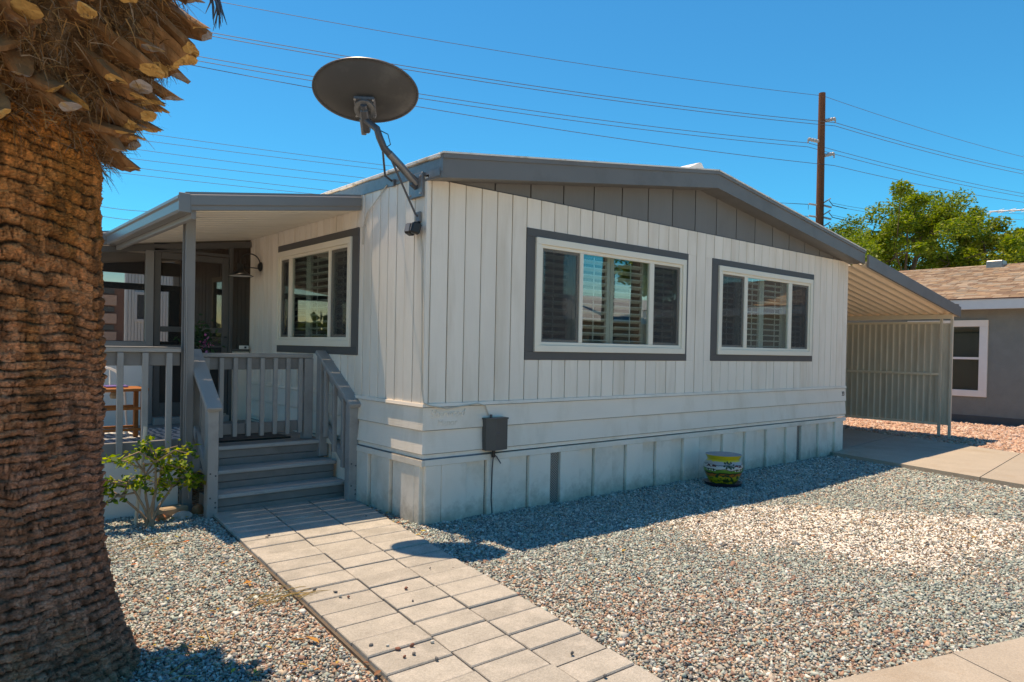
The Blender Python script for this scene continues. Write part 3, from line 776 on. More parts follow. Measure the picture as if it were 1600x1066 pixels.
# rear of the porch room
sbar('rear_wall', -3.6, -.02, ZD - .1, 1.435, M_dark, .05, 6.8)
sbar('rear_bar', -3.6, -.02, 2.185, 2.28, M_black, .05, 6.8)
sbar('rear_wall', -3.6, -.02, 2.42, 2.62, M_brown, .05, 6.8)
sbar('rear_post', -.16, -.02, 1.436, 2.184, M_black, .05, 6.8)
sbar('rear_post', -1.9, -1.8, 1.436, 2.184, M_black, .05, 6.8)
MB().cbox((-3.6, 3.9, 1.4), (-3.55, 6.7, 2.2), .003).build('side_screen', M_screen, sp_)
# a window of the house inside the porch room
fr = MB()
for q in ((4.55, 5.15, 1.45, 1.51), (4.55, 5.15, 2.24, 2.30), (4.55, 4.61, 1.511, 2.239), (5.09, 5.15, 1.511, 2.239)): fr.cbox((-.045, q[0], q[2]), (-.016, q[1], q[3]), .003)
w4 = fr.build('window', M_block, home); tag(w4, 'small window inside the screened porch')
B((-.022, 4.61, 1.51), (-.018, 5.09, 2.24), .0005).build('pane', M_glass_dk, w4); B((-.0175, 4.61, 1.51), (-.0125, 5.09, 2.24), .0005).build('backing', M_black, w4)

# ------------------------------------------------------------------ things on the deck
rug = thing('outdoor_rug', 'patterned grey and white rug lying on the deck', 'rug', (-1.9, 2.7, ZD))
m_, nt, p = nodes('rug_pattern'); L = nt.links.new
tc = N(nt, 'ShaderNodeTexCoord'); wv = N(nt, 'ShaderNodeTexWave', Scale=4.0, Distortion=6.0, Detail=2.0); wv.inputs['Detail Scale'].default_value = 2.0
L(tc.outputs['Object'], wv.inputs['Vector']); cr = N(nt, 'ShaderNodeValToRGB'); cr.color_ramp.elements[0].position = .42; cr.color_ramp.elements[1].position = .52
cr.color_ramp.elements[0].color = (.16, .21, .25, 1); cr.color_ramp.elements[1].color = (.58, .58, .57, 1)
L(wv.outputs['Fac'], cr.inputs[0]); L(cr.outputs[0], p.inputs['Base Color']); p.inputs['Roughness'].default_value = .95
B((-3.3, 2.15, ZD + .002), (-.85, 3.35, ZD + .010), .003).build('rug_pile', m_, rug)
mt_ = thing('door_mat', 'dark door mat on the landing at the top of the steps', 'mat', (-.65, 2.1, ZD))
B((-1.02, 1.93, ZD + .002), (-.28, 2.35, ZD + .014), .004).build('mat_pile', mat('mat_fibre', (.06, .058, .055), .95, .3, 60, bump=.6), mt_)
m = MB()
for (a, b) in (((-1.02, 1.93), (-.28, 1.955)), ((-1.02, 2.325), (-.28, 2.35)), ((-1.02, 1.956), (-.995, 2.324)), ((-.305, 1.956), (-.28, 2.324))): m.cbox((a[0], a[1], ZD + .0145), (b[0], b[1], ZD + .018), .001)
m.build('rubber_edge', M_black, mt_)
tb = thing('side_table', 'small orange brown wooden table behind the picket railing', 'table', (-1.68, 2.55, ZD))
tx0, tx1, ty0, ty1, tz = -1.92, -1.46, 2.36, 2.72, 1.005
B((tx0, ty0, tz - .03), (tx1, ty1, tz), .006).build('tabletop', M_rawwood, tb)
for (a, b) in ((tx0 + .02, ty0 + .02), (tx1 - .06, ty0 + .02), (tx0 + .02, ty1 - .06), (tx1 - .06, ty1 - .06)):
    B((a, b, ZD + .011), (a + .04, b + .04, tz - .032), .005).build('leg', M_rawwood, tb)
for yy in (ty0 + .03, ty1 - .05):
    B((tx0 + .061, yy, tz - .20), (tx1 - .061, yy + .018, tz - .175), .003).build('stretcher', M_rawwood, tb)
    B((tx0 + .061, yy, ZD + .10), (tx1 - .061, yy + .018, ZD + .125), .003).build('stretcher', M_rawwood, tb)
MB().lathe([(.0, 0), (.05, .0), (.058, .03), (.045, .06), (.0, .062)], 14, (-1.70, 2.50, tz - .098)).build('hanging_knob', M_block, tb, True)
cl_ = thing('folded_cloth', 'small purple cloth lying on the wooden table', 'cloth', (-1.7, 2.6, tz))
B((-1.78, 2.5, tz + .001), (-1.60, 2.66, tz + .018), .008).build('cloth_fold', mat('purple_cloth', (.14, .10, .30), .9, .2, 20), cl_)
chd = thing('patio_chair', 'white metal chair with an arched back by the railing', 'chair', (-1.72, 3.0, ZD))
arc = [(-1.87, 3.12, ZD + .03)] + [(-1.70 + .17 * math.cos(t), 3.12, 1.02 + .15 * math.sin(t)) for t in np.linspace(math.pi, 0, 12)] + [(-1.53, 3.12, ZD + .03)]
MB().tube(arc, .011, 8).build('back_frame', M_white, chd, True)
MB().lathe([(0, 0), (.19, 0), (.2, .012), (.19, .022), (0, .025)], 20, (-1.70, 2.98, ZD + .43)).build('seat', M_white, chd, True)
for a in ((-1.86, 2.84), (-1.54, 2.84)):
    MB().tube([(a[0] + (.02 if a[0] < -1.7 else -.02), a[1] + .02, ZD + .44), (a[0], a[1], ZD + .012)], .011, 8).build('leg', M_white, chd, True)
for q in (-1.76, -1.64): MB().tube([(q, 3.12, ZD + .44), (q, 3.12, 1.155)], .006, 6).build('back_slat', M_white, chd, True)

def leaf_cloud(n, fpos, size, palette, flat=.5, seed=1, aspect=.5, normal_up=.4):
    """n leaves; fpos() gives a centre"""
    r_ = np.random.default_rng(seed); V = np.zeros((n * 4, 3)); Cc = np.zeros((n * 4, 3)); P = fpos(n, r_)
    d = r_.normal(size=(n, 3)); d[:, 2] *= flat; d /= np.linalg.norm(d, axis=1)[:, None]
    nn = r_.normal(size=(n, 3)); nn[:, 2] += normal_up * 2; s = np.cross(d, nn); s /= np.linalg.norm(s, axis=1)[:, None]
    up_ = np.cross(s, d)
    L_ = size * r_.uniform(.6, 1.3, n)[:, None]; w = L_ * aspect
    V[0::4] = P; V[1::4] = P + d * L_ * .5 + s * w * .5 + up_ * L_ * .06; V[2::4] = P + d * L_ - up_ * L_ * .08; V[3::4] = P + d * L_ * .5 - s * w * .5 + up_ * L_ * .06
    pal = np.array(palette); idx = r_.integers(0, len(pal), n); c_ = pal[idx] * r_.uniform(.75, 1.25, n)[:, None]
    Cc = np.repeat(c_, 4, axis=0)
    return V, np.arange(n * 4).reshape(n, 4), Cc

# potted flowers on the landing rail
fl = thing('flower_basket', 'leafy potted plant with pink flowers behind the awning post', 'potted plant', (-.9, 3.3, ZD))
fx, fy = -.79, 3.20
MB().tube([(fx, fy, ZD + .01), (fx, fy, 1.22)], .02, 8).build('stand', M_black, fl, True)
MB().lathe([(.07, 0), (.11, .14), (.115, .15), (.10, .15), (0, .13)], 16, (fx, fy, 1.20)).build('pot', M_black, fl, True)
V, F, K = leaf_cloud(260, lambda n, r_: np.array([fx, fy, 1.44]) + r_.normal(size=(n, 3)) * np.array([.075, .075, .10]), .065, [(.03, .08, .04), (.04, .10, .05), (.02, .06, .04)], seed=3)
tag(link('leaves', np_mesh('leaves', V, F, M_leaf, K), fl), kind='stuff')
V, F, K = leaf_cloud(40, lambda n, r_: np.array([fx + .05, fy - .08, 1.42]) + r_.normal(size=(n, 3)) * np.array([.03, .02, .05]), .035, [(.55, .12, .35), (.5, .2, .45)], seed=4, aspect=.9)
tag(link('flowers', np_mesh('flowers', V, F, M_leaf, K), fl), kind='stuff')
sock = thing('wall_socket', 'small white box on the wall above the railing', 'box', (-.05, 3.76, 1.36))
B((-.16, 3.735, 1.362), (-.05, 3.76, 1.405), .004).build('cover', M_white, sock); B((-.105, 3.729, 1.372), (-.080, 3.7345, 1.395), .002).build('socket_hole', M_black, sock)

lamp = thing('wall_lamp', 'black barn style wall lamp beside the screen door', 'wall lamp', (0, 3.5, 2.3))
ly = 3.48
MB().lathe([(0, 0), (.055, .0), (.055, .012), (.03, .03), (0, .032)], 18, (-.0165, ly, 2.33), M=Matrix.Rotation(R(-90), 3, 'Y')).build('backplate', M_black, lamp, True)
MB().tube([(-.03, ly, 2.36)] + [(-.03 - .11 + .11 * math.cos(t), ly, 2.37 + .10 * math.sin(t)) for t in np.linspace(0, math.pi, 10)] + [(-.25, ly, 2.33)], .008, 8).build('arm', M_black, lamp, True)
MB().tube([(-.03, ly, 2.31), (-.22, ly, 2.31)], .006, 6).build('brace', M_black, lamp, True)
MB().lathe([(.035, .14), (.035, .08), (.05, .055), (.14, .0), (.137, -.002), (.047, .05), (.03, .075)], 24, (-.25, ly, 2.205)).build('shade', M_black, lamp, True)
MB().lathe([(0.0, .05), (.03, .045), (.13, .004), (.128, .002)], 24, (-.25, ly, 2.204)).build('shade_lining', M_white, lamp, True)

# ------------------------------------------------------------------ satellite dish
dish = thing('satellite_dish', 'large dark grey oval satellite dish on a bent arm at the roof corner', 'satellite dish', (-.03, .1, 2.75))
el = R(48); n_ = Vector((fw.x * math.cos(el), fw.y * math.cos(el), math.sin(el))).normalized()
n_ = Vector((.645 * math.cos(el), .764 * math.cos(el), math.sin(el))).normalized()
u_ = Vector((.764, -.645, -.05)).normalized(); u_ = (u_ - n_ * u_.dot(n_)).normalized(); v_ = n_.cross(u_)
if v_.z < 0: v_ = -v_
DC = Vector((-.484, .163, 3.385)); a_, b_ = .402, .262
m = MB(); nr, nt_ = 12, 64; vs_ = []
def dp(r, t, off): return DC + u_ * (a_ * r * math.cos(t)) + v_ * (b_ * r * math.sin(t)) + n_ * (.075 * r * r - .05 + off)
prof = [(r / nr, 0) for r in range(0, nr + 1)] + [(1.008, .0), (1.012, .012), (1.0, .016)] + [(r / nr, .010) for r in range(nr - 0, -1, -1)]
for (r, off) in prof:
    for k in range(nt_): vs_.append(dp(max(r, .001), 2 * math.pi * k / nt_, off - (.004 if r > 1 else 0)))
fs_ = [(i*nt_+k, (i+1)*nt_+k, (i+1)*nt_+(k+1) % nt_, i*nt_+(k+1) % nt_) for i in range(len(prof) - 1) for k in range(nt_)]
m.add(vs_, fs_).build('reflector', M_dish, dish, 'all')
rm = MB(); rm.tube([dp(1.005, 2 * math.pi * k / nt_, -.002) for k in range(nt_ + 1)], .0075, 6, caps=False); rm.build('rim', M_steeldk, dish, True)
BR = DC - v_ * .09 - n_ * .06 + u_ * .005
Mb = Matrix((u_, v_, n_)).transposed().to_4x4(); Mb.translation = BR
MB().cbox((-.082, -.07, -.03), (.082, .10, .0), .012, M=Mb).build('back_bracket', M_steeldk, dish)
MB().lathe([(.082, 0), (.082, .022), (.05, .024), (.05, .0)], 24, BR - n_ * .052 + v_ * .005, M=Matrix((u_, v_, n_)).transposed()).build('bracket_ring', M_steel, dish, True)
for (su, sv) in ((-.07, .085), (.07, .085), (-.07, -.055), (.07, -.055), (0, -.075)):
    MB().lathe([(0, 0), (.009, 0), (.009, .012), (0, .014)], 8, BR + u_ * su + v_ * sv - n_ * .031, M=Matrix((u_, -v_, -n_)).transposed()).build('bolt', M_bolt, dish)
MB().cbox((-.03, -.17, -.10), (.03, .03, -.03), .01, M=Mb).build('clamp', M_steeldk, dish)
MB().cbox((-.045, -.20, -.075), (-.005, -.06, -.02), .006, M=Mb).build('tilt_plate', M_steel, dish)
mast = [BR - n_ * .07 + v_ * .06, BR - n_ * .075 - v_ * .06, Vector((-.425, .075, 3.10)), Vector((-.405, .07, 3.04)), Vector((-.36, .075, 2.965)), Vector((-.20, .09, 2.86)), Vector((-.045, .105, 2.745))]
MB().tube(mast, [.026, .026, .027, .028, .028, .028, .030], 12).build('arm', M_steeldk, dish, True)
MB().tube([mast[4].lerp(mast[5], .3), mast[5], mast[6]], .031, 12).build('arm_sleeve', M_steel, dish, True)
B((-.045, .02, 2.635), (-.0175, .215, 2.83), .004).build('foot_plate', M_steel, dish)
for (yy, zz) in ((.04, 2.66), (.195, 2.66), (.04, 2.80), (.195, 2.80)):
    MB().lathe([(0, 0), (.009, 0), (.009, .01), (0, .012)], 8, (-.0455, yy, zz), M=Matrix.Rotation(R(-90), 3, 'Y')).build('bolt', M_bolt, dish)
MB().prism([(-.046, .085, 2.70), (-.046, .125, 2.70), (-.046, .125, 2.79), (-.046, .085, 2.79)], (-.05, 0, .03)).build('foot_knuckle', M_steeldk, dish)
s0 = mast[3].lerp(mast[4], .6)
MB().tube([s0, (-.12, .47, 2.86), (-.025, .50, 2.83)], .009, 8).build('strut', M_steeldk, dish, True)
MB().tube([mast[4].lerp(mast[5], .25), (-.06, .085, 2.50), (-.03, .085, 2.48)], .0085, 8).build('strut', M_steeldk, dish, True)
B((-.04, .47, 2.79), (-.0215, .53, 2.85), .003).build('strut_foot', M_steel, dish); B((-.04, .055, 2.44), (-.0175, .115, 2.52), .003).build('strut_foot', M_steel, dish)
MB().tube([BR - n_ * .06 - v_ * .1, Vector((-.36, .02, 3.06)), Vector((-.33, .03, 2.99)), Vector((-.37, .08, 2.95))], .004, 6).build('coax', M_cable, dish, True)
sl = thing('security_light', 'small black twin head light on the corner wall below the dish', 'light', (-.03, .08, 2.42))
MB().tube([(-.02, .08, 2.44), (-.065, .07, 2.41)], .012, 8).build('stem', M_black, sl, True)
for (yy, a) in ((.125, 20), (.035, -25)):
    Ml = Matrix.Translation((-.075, yy, 2.375)) @ Matrix.Rotation(R(a), 4, 'Z') @ Matrix.Rotation(R(15), 4, 'Y')
    h = MB().cbox((-.045, -.032, -.045), (.03, .032, .045), .012, M=Ml).build('lamp_head', M_black, sl)
    MB().cbox((-.050, -.024, -.034), (-.0455, .024, .034), .004, M=Ml).build('lens', mat('lens', (.2, .2, .2), .2, 0, bump=0) if a > 0 else bpy.data.materials['lens'], h)

# cables on the house wall
cb = MB(); cb.tube([(-.024, .60, 2.82), (-.03, .75, 2.72), (-.03, .93, 2.62), (-.03, 1.0, 2.5), (-.022, 1.02, 2.35)], .006, 6)
tag(cb.build('coax_cable', M_pcable, None, True), 'painted cable drooping from the eave down to the porch awning', 'cable')
cb = MB(); cb.tube([(-.027, .09, 2.43), (-.026, .03, 2.2), (-.024, .012, 1.6), (-.024, -.0, 1.1), (-.022, -.03, .99), (.03, -.036, .965), (.2, -.037, .935), (.4, -.037, .955), (.52, -.034, .965), (.60, -.030, .945), (.64, -.03, .86)], .0055, 6)
tag(cb.build('coax_cable', M_pcable, None, True), 'thin painted cable down the house corner to the grey box', 'cable')
cb = MB(); cb.tube([(-.020, 1.0, .532), (-.021, .3, .531), (-.021, -.021, .530), (.3, -.022, .531), (.66, -.024, .533)], .007, 6)
tag(cb.build('coax_cable', M_steel, None, True), 'grey cable running round the corner along the skirting rail', 'cable')

mb_ = thing('utility_box', 'dark grey utility box mounted on the front wall', 'utility box', (.69, -.03, .56))
x0, x1, z0, z1 = .580, .795, .565, .838
MB().prism([(x0, -.022, z0), (x1, -.022, z0), (x1, -.10, z0), (x0 + .075, -.12, z0), (x0, -.075, z0)], (0, 0, z1 - z0 - .012)).build('box', M_meter, mb_)
MB().prism([(x0 - .006, -.020, z1 - .0115), (x1 + .006, -.020, z1 - .0115), (x1 + .006, -.106, z1 - .0115), (x0 + .072, -.127, z1 - .0115), (x0 - .006, -.08, z1 - .0115)], (0, 0, .014)).build('lid', M_meter, mb_)
MB().tube([(.65, -.05, z1), (.65, -.05, z1 + .03)], .012, 8).build('conduit_stub', M_steeldk, mb_, True)
B((.665, -.1205, .70), (.70, -.1105, .72), .002).build('latch', M_steeldk, mb_)
MB().tube([(.68, -.055, z0), (.68, -.055, .50)], .016, 8).build('gland', M_black, mb_, True)
cb = MB(); cb.tube([(.68, -.055, .51), (.678, -.045, .40), (.685, -.034, .28), (.683, -.032, .14), (.70, -.03, -.02)], .006, 6)
tag(cb.build('ground_cable', M_steeldk, None, True), 'thin cable hanging from the grey utility box to the gravel', 'cable')
cd = MB(); cd.cbox((.70, -.036, -.03), (.728, -.0205, .2), .006)
tag(cd.build('cable_conduit', M_skirt), 'short cream conduit at the skirting below the utility box', 'conduit')
cb = MB(); cb.tube([(.69, -.03, .53), (.72, -.05, .50), (.76, -.06, .44)], .005, 6)
tag(cb.build('loose_cable', M_steeldk, None, True), 'loose cut cable end sticking out under the utility box', 'cable')

# ------------------------------------------------------------------ painted flower pot
pot = thing('flower_pot', 'round hand painted yellow flower pot with a village scene', 'flower pot', (3.58, -.42, 0))
m_, nt, p = nodes('painted_pot'); L = nt.links.new
tc = N(nt, 'ShaderNodeTexCoord'); sx = N(nt, 'ShaderNodeSeparateXYZ')
nzs = N(nt, 'ShaderNodeTexNoise', Scale=9.0, Detail=3.0); L(tc.outputs['Object'], nzs.inputs['Vector'])
nzb = N(nt, 'ShaderNodeMath', operation='MULTIPLY_ADD'); nzb.inputs[1].default_value = .06; L(nzs.outputs['Fac'], nzb.inputs[0])
L(tc.outputs['Object'], sx.inputs[0]); L(sx.outputs['Z'], nzb.inputs[2])
cr = N(nt, 'ShaderNodeValToRGB'); cr.color_ramp.interpolation = 'CONSTANT'
el_ = cr.color_ramp.elements; el_[0].position = 0; el_[0].color = (.05, .045, .01, 1); el_[1].position = .075 / .4; el_[1].color = (.55, .46, .02, 1)
for q, c_ in ((.148, (.60, .16, .02)), (.176, (.04, .018, .01)), (.190, (.10, .27, .03)), (.222, (.03, .06, .03)), (.230, (.5, .5, .47)), (.262, (.10, .10, .10)), (.270, (.36, .36, .36)), (.300, (.62, .50, .02))):
    e = el_.new(q / .4); e.color = (*c_, 1)
dv = N(nt, 'ShaderNodeMath', operation='DIVIDE'); dv.inputs[1].default_value = .4; L(nzb.outputs[0], dv.inputs[0]); L(dv.outputs[0], cr.inputs[0])
vo = N(nt, 'ShaderNodeTexNoise', Scale=22.0, Detail=2.0); mp = N(nt, 'ShaderNodeMapping'); mp.inputs['Scale'].default_value = (1, 1, 2.2)
L(tc.outputs['Object'], mp.inputs[0]); L(mp.outputs[0], vo.inputs['Vector']); gt = N(nt, 'ShaderNodeMath', operation='GREATER_THAN'); gt.inputs[1].default_value = .55; L(vo.outputs['Fac'], gt.inputs[0])
lz = N(nt, 'ShaderNodeMath', operation='LESS_THAN'); lz.inputs[1].default_value = .15; L(sx.outputs['Z'], lz.inputs[0]); mu = N(nt, 'ShaderNodeMath', operation='MULTIPLY'); L(gt.outputs[0], mu.inputs[0]); L(lz.outputs[0], mu.inputs[1])
mx = N(nt, 'ShaderNodeMix', data_type='RGBA'); mx.inputs[7].default_value = (.015, .06, .025, 1); L(mu.outputs[0], mx.inputs[0]); L(cr.outputs[0], mx.inputs[6])
L(mx.outputs[2], p.inputs['Base Color']); p.inputs['Roughness'].default_value = .3; p.inputs['Coat Weight'].default_value = .3
pc = Vector((3.58, -.42, 0))
prof = [(.001, .03), (.13, .03), (.145, .05), (.176, .10), (.203, .165), (.208, .205), (.195, .25), (.170, .275), (.166, .29), (.184, .325), (.191, .338)]
MB().lathe(prof, 40, pc).build('pot_body', m_, pot, True)
MB().lathe([(.191, .3382), (.182, .338), (.155, .29), (.18, .22), (.165, .1), (.0, .09)], 40, pc).build('pot_inside', mat('pot_inside', (.30, .30, .31), .6, .15, 8), pot, True)
MB().lathe([(0.0, -.01), (.16, -.01), (.195, .03), (.20, .045), (.188, .045), (.155, .02), (0, .02)], 36, pc).build('saucer', mat('saucer_dark', (.03, .025, .04), .35, .1), pot, True)
def on_pot(th, z, off=.002):
    zs_ = [q[1] for q in prof]; r = np.interp(z, zs_, [q[0] for q in prof]) + off
    return pc + Vector((r * math.cos(th), r * math.sin(th), z))
def decal(name, pts, mt):   # thin raised paint patch following the bowl
    vs_ = [on_pot(t, z) for t, z in pts]; MB().add(vs_, [tuple(range(len(vs_)))]).build(name, mt, pot)
PW = mat('pot_white', (.65, .65, .62), .3, .05, bump=0); PG = mat('pot_green', (.02, .05, .02), .3, .1, bump=0); PR = mat('pot_red', (.13, .03, .035), .3, .1, bump=0)
c0 = math.atan2(-4.812 + .42, -3.155 - 3.58)        # towards the street
for dt, w_, hh in ((-.95, .26, .038), (-.60, .22, .042), (.62, .24, .045), (.92, .20, .038)):
    t0 = c0 + dt
    decal('painted_house', [(t0, .178), (t0 + w_, .178), (t0 + w_, .178 + hh), (t0, .178 + hh)], PW)
    decal('painted_roof', [(t0 - .05, .179 + hh), (t0 + w_ + .05, .179 + hh), (t0 + w_ * .75, .202 + hh), (t0 + w_ * .25, .202 + hh)], PR)
    decal('painted_door', [(t0 + .08, .1785), (t0 + .15, .1785), (t0 + .15, .1785 + hh * .6), (t0 + .08, .1785 + hh * .6)], M_black)
for dt, zz in ((.20, .245), (.42, .24)):
    t0 = c0 + dt
    decal('painted_palm_trunk', [(t0 - .012, .175), (t0 + .012, .175), (t0 + .010, zz), (t0 - .010, zz)], PG)
    for a in range(6):
        q = 2 * math.pi * a / 6 + .3; decal('painted_frond', [(t0, zz), (t0 + .17 * math.cos(q - .35), zz + .034 * math.sin(q - .35)), (t0 + .22 * math.cos(q), zz + .044 * math.sin(q)), (t0 + .17 * math.cos(q + .35), zz + .034 * math.sin(q + .35))], PG)
for k in range(5):
    t0 = c0 + .05 + k * .08; hh = (.03, .055, .075, .05, .03)[k]
    decal('painted_cactus', [(t0 - .05, .055), (t0 + .05, .055), (t0 + .02, .06 + hh), (t0 - .012, .06 + hh)], PG)

# ------------------------------------------------------------------ carport
cp = thing('carport_awning', 'tan ribbed carport roof with grey edge right of the home', 'carport', (10.9, 0, 0))
def cz(x): return 2.72 - (x - 7.36) * .1495
CX1 = 11.02
y = -.25; m = MB()
while y < 7.0:
    per = .165; pr = [(0, .045), (.03, .0), (.085, .0), (.115, .045), (.165, .045)]
    pts = [(y + a, h) for a, h in pr]
    n = len(pts)
    vs_ = [(7.30, a, cz(7.30) + h) for a, h in pts] + [(CX1, a, cz(CX1) + h) for a, h in pts] + [(7.30, a, cz(7.30) + h + .006) for a, h in pts] + [(CX1, a, cz(CX1) + h + .006) for a, h in pts]
    fs_ = [(i, i+1, n+i+1, n+i) for i in range(n-1)] + [(2*n+i, 3*n+i, 3*n+i+1, 2*n+i+1) for i in range(n-1)] + [(n+i, n+i+1, 3*n+i+1, 3*n+i) for i in range(n-1)]
    MB().add(vs_, fs_).build('roof_pan', M_cp_pan, cp); y += per
m = MB(); m.prism([(7.33, -.285, cz(7.33) - .03), (CX1 + .03, -.285, cz(CX1 + .03) - .03), (CX1 + .03, -.285, cz(CX1 + .03) + .15), (7.33, -.285, cz(7.33) + .15)], (0, .03, 0)); m.build('fascia', M_fascia, cp)
B((CX1 - .1, -.252, cz(CX1) + .11), (CX1 + .03, -.10, cz(CX1) + .20), .004).build('fascia_cap', M_fascia, cp)
B((CX1 + .001, -.254, cz(CX1) - .02), (CX1 + .025, 7.0, cz(CX1) + .045), .003).build('edge_strip', M_cp_pan, cp)
MB().cbox((10.86, -.22, cz(10.9) - .085), (10.92, 7.0, cz(10.9) - .003), .003).build('beam', M_cp_pan, cp)
for yy in (-.03, -.20, 3.2, 6.4):
    B((10.875, yy - .022, -.05), (10.915, yy + .022, cz(10.9) - .087), .003).build('carport_post', M_cp_panel, cp)
yy = 6.38; k = 0
while yy > .03:
    w_ = .108; MB().prism([(10.93, yy, .25), (10.93, yy - w_ * .55, .25), (10.905, yy - w_ * .62, .25), (10.905, yy - w_ * .80, .25), (10.93, yy - w_ * .88, .25), (10.93, yy - w_ + .002, .25), (10.936, yy - w_ + .002, .25), (10.936, yy, .25)], (0, 0, 1.79)).build('wall_panel', M_cp_panel, cp); yy -= w_
B((10.9, -.006, .26), (10.935, .045, 2.03), .002).build('wall_panel', M_cp_panel, cp)
B((10.922, -.18, .22), (10.936, -.015, 2.03), .002).build('wall_panel', M_cp_panel, cp)
for zz in (2.04, 1.12, .235): B((10.868, -.006, zz - .02), (10.902, 6.4, zz + .02), .003).build('wall_rail', M_cp_pan, cp)

# ------------------------------------------------------------------ neighbour house
XN = 14.5
nh = thing('neighbor_house', 'grey stucco house with brown shingle roof beyond the carport', 'house', (18, 4, 0))
wy0, wy1, wz0, wz1 = 0.30, 1.88, .60, 2.22
for lo, hi in (((XN, -9, -.1), (XN + .2, wy0, 2.55)), ((XN, wy1, -.1), (XN + .2, 14, 2.55)), ((XN, wy0 + .001, -.1), (XN + .2, wy1 - .001, wz0)), ((XN, wy0 + .001, wz1), (XN + .2, wy1 - .001, 2.55))):
    B(lo, hi, .002).build('wall', M_stucco, nh)
B((XN - .02, -9, -.1), (XN - .001, 14, .17), .004).build('footing', mat('footing', (.10, .095, .09), .9, .1), nh)
B((XN + .2, -9, -.1), (XN + 8.3, -8.8, 2.55), .002).build('wall', M_stucco, nh); B((XN + .2, 13.8, -.1), (XN + 8.3, 14, 2.55), .002).build('wall', M_stucco, nh)
B((XN + 8.1, -8.8, -.1), (XN + 8.3, 13.8, 2.55), .002).build('wall', M_stucco, nh)
fr = MB()
for q in ((wy0 - .02, wy1 + .02, wz1 - .12, wz1 + .02), (wy0 - .02, wy1 + .02, wz0 - .02, wz0 + .12), (wy0 - .02, wy0 + .14, wz0 + .121, wz1 - .121), (wy1 - .12, wy1 + .02, wz0 + .121, wz1 - .121)):
    fr.cbox((XN - .04, q[0], q[2]), (XN + .05, q[1], q[3]), .006)
nw = fr.build('window', M_ctrim, nh)
B((XN + .0, wy0 + .141, 1.39), (XN + .04, wy1 - .121, 1.44)); (MB().cbox((XN, wy0 + .141, 1.385), (XN + .04, wy1 - .121, 1.435), .003)).build('meeting_rail', M_ctrim, nw)
B((XN + .02, wy0 + .13, wz0 + .11), (XN + .026, wy1 - .11, wz1 - .11), .001).build('pane', M_glass_dk, nw)
B((XN + .10, wy0 + .1, wz0 + .1), (XN + .12, wy1 - .1, wz1 - .1), .001).build('blind', mat('olive_blind', (.30, .31, .25), .9, .1, 30), nw)
# shingle roof: eave towards the camera, ridge along Y
EX, EZ, RXx, RZ = XN - .42, 2.66, XN + 4.1, 3.86
B((EX - .002, -9.4, 2.45), (EX + .03, 14.4, 2.66), .004).build('fascia', M_nfascia, nh)
B((EX + .031, -9.4, 2.50), (XN, 14.4, 2.53), .003).build('soffit', M_nfascia, nh)
B((EX - .03, -9.4, 2.662), (EX + .06, 14.4, 2.685), .003).build('drip_edge', mat('drip_edge', (.12, .05, .035), .5, .1), nh)
rf = MB(); rf.prism([(EX, -9.4, EZ), (RXx, -9.4, RZ), (2 * RXx - EX, -9.4, EZ)], (0, 23.8, 0)); rf.build('roof', mat('roof_felt', (.05, .045, .04), .95, .1), nh)
rows = 31; V = []; F = []; K = []
pal = np.array([(.38, .26, .175), (.31, .20, .135), (.45, .33, .24), (.26, .165, .115), (.38, .25, .16), (.34, .27, .21)])
sl_ = Vector((RXx - EX, 0, RZ - EZ)); LR = sl_.length; sl_.normalize(); nrm = Vector((-sl_.z, 0, sl_.x))
for r_ in range(rows):
    s0_ = r_ * LR / rows - .01; yy = -5.5 - random.uniform(0, .3)
    while yy < 8.5:
        w_ = random.choice((.12, .2, .3, .24)); th = random.choice((.008, .014))
        a = Vector((EX, yy, EZ)) + sl_ * s0_ + nrm * (.012 + th); b = Vector((EX, yy + w_ - .006, EZ)) + sl_ * s0_ + nrm * (.012 + th)
        cq = b + sl_ * (LR / rows + .02) - nrm * th; dq = a + sl_ * (LR / rows + .02) - nrm * th
        o = len(V); a2 = a - nrm * (th + .004); b2 = b - nrm * (th + .004)
        V += [a, b, cq, dq, a2, b2]; F += [(o, o+1, o+2, o+3)[::-1], (o+4, o+5, o+1, o)[::-1]]
        kc = pal[random.randrange(len(pal))] * random.uniform(.8, 1.15); K += [kc] * 6
        yy += w_
tag(link('shingles', np_mesh('shingles', np.array([tuple(q) for q in V]), np.array(F), M_shingle, np.array(K)), nh), kind='stuff')
B((RXx - .5, 1.05, RZ - .14), (RXx - .15, 1.42, RZ + .07), .02).build('roof_vent', M_steel, nh)

# ------------------------------------------------------------------ utility pole and wires
PB = Vector((31.93, 12.82, 0))
pl = thing('utility_pole', 'tall brown wooden utility pole with insulators behind the home', 'utility pole', PB)
MB().tube([PB, PB + Vector((0, 0, 7)), PB + Vector((0.02, 0.05, 14.6))], [.23, .20, .165], 12).build('pole_shaft', M_pole, pl, True)
camo = Vector((-3.155, -4.812, 1.44))
D3 = lambda x, y, d: camo + (fw + rt2 * ((x - 800) / 1114.85) - up2 * ((y - 556.8) / 1114.85)) * d
rx = rt.normalized()
def ins(z, side, ln, r=.10, name='insulator'):
    a = Vector((PB.x, PB.y, z)) + rx * side * .14; b = a + rx * side * ln + Vector((0, 0, .22 * ln))
    MB().tube([a.lerp(b, t) for t in np.linspace(0, 1, 9)], [r * (1.0 if i % 2 else .7) for i in range(9)], 10).build(name, M_insul, pl, True)
    MB().tube([b, b + Vector((0, 0, -.22))], .035, 6).build('clamp', M_insul, pl, True)
    return b + Vector((0, 0, -.2))
I1 = ins(13.2, 1, .52); I2 = ins(12.15, -1, .55); I3 = ins(11.45, 1, .50)
lows = []
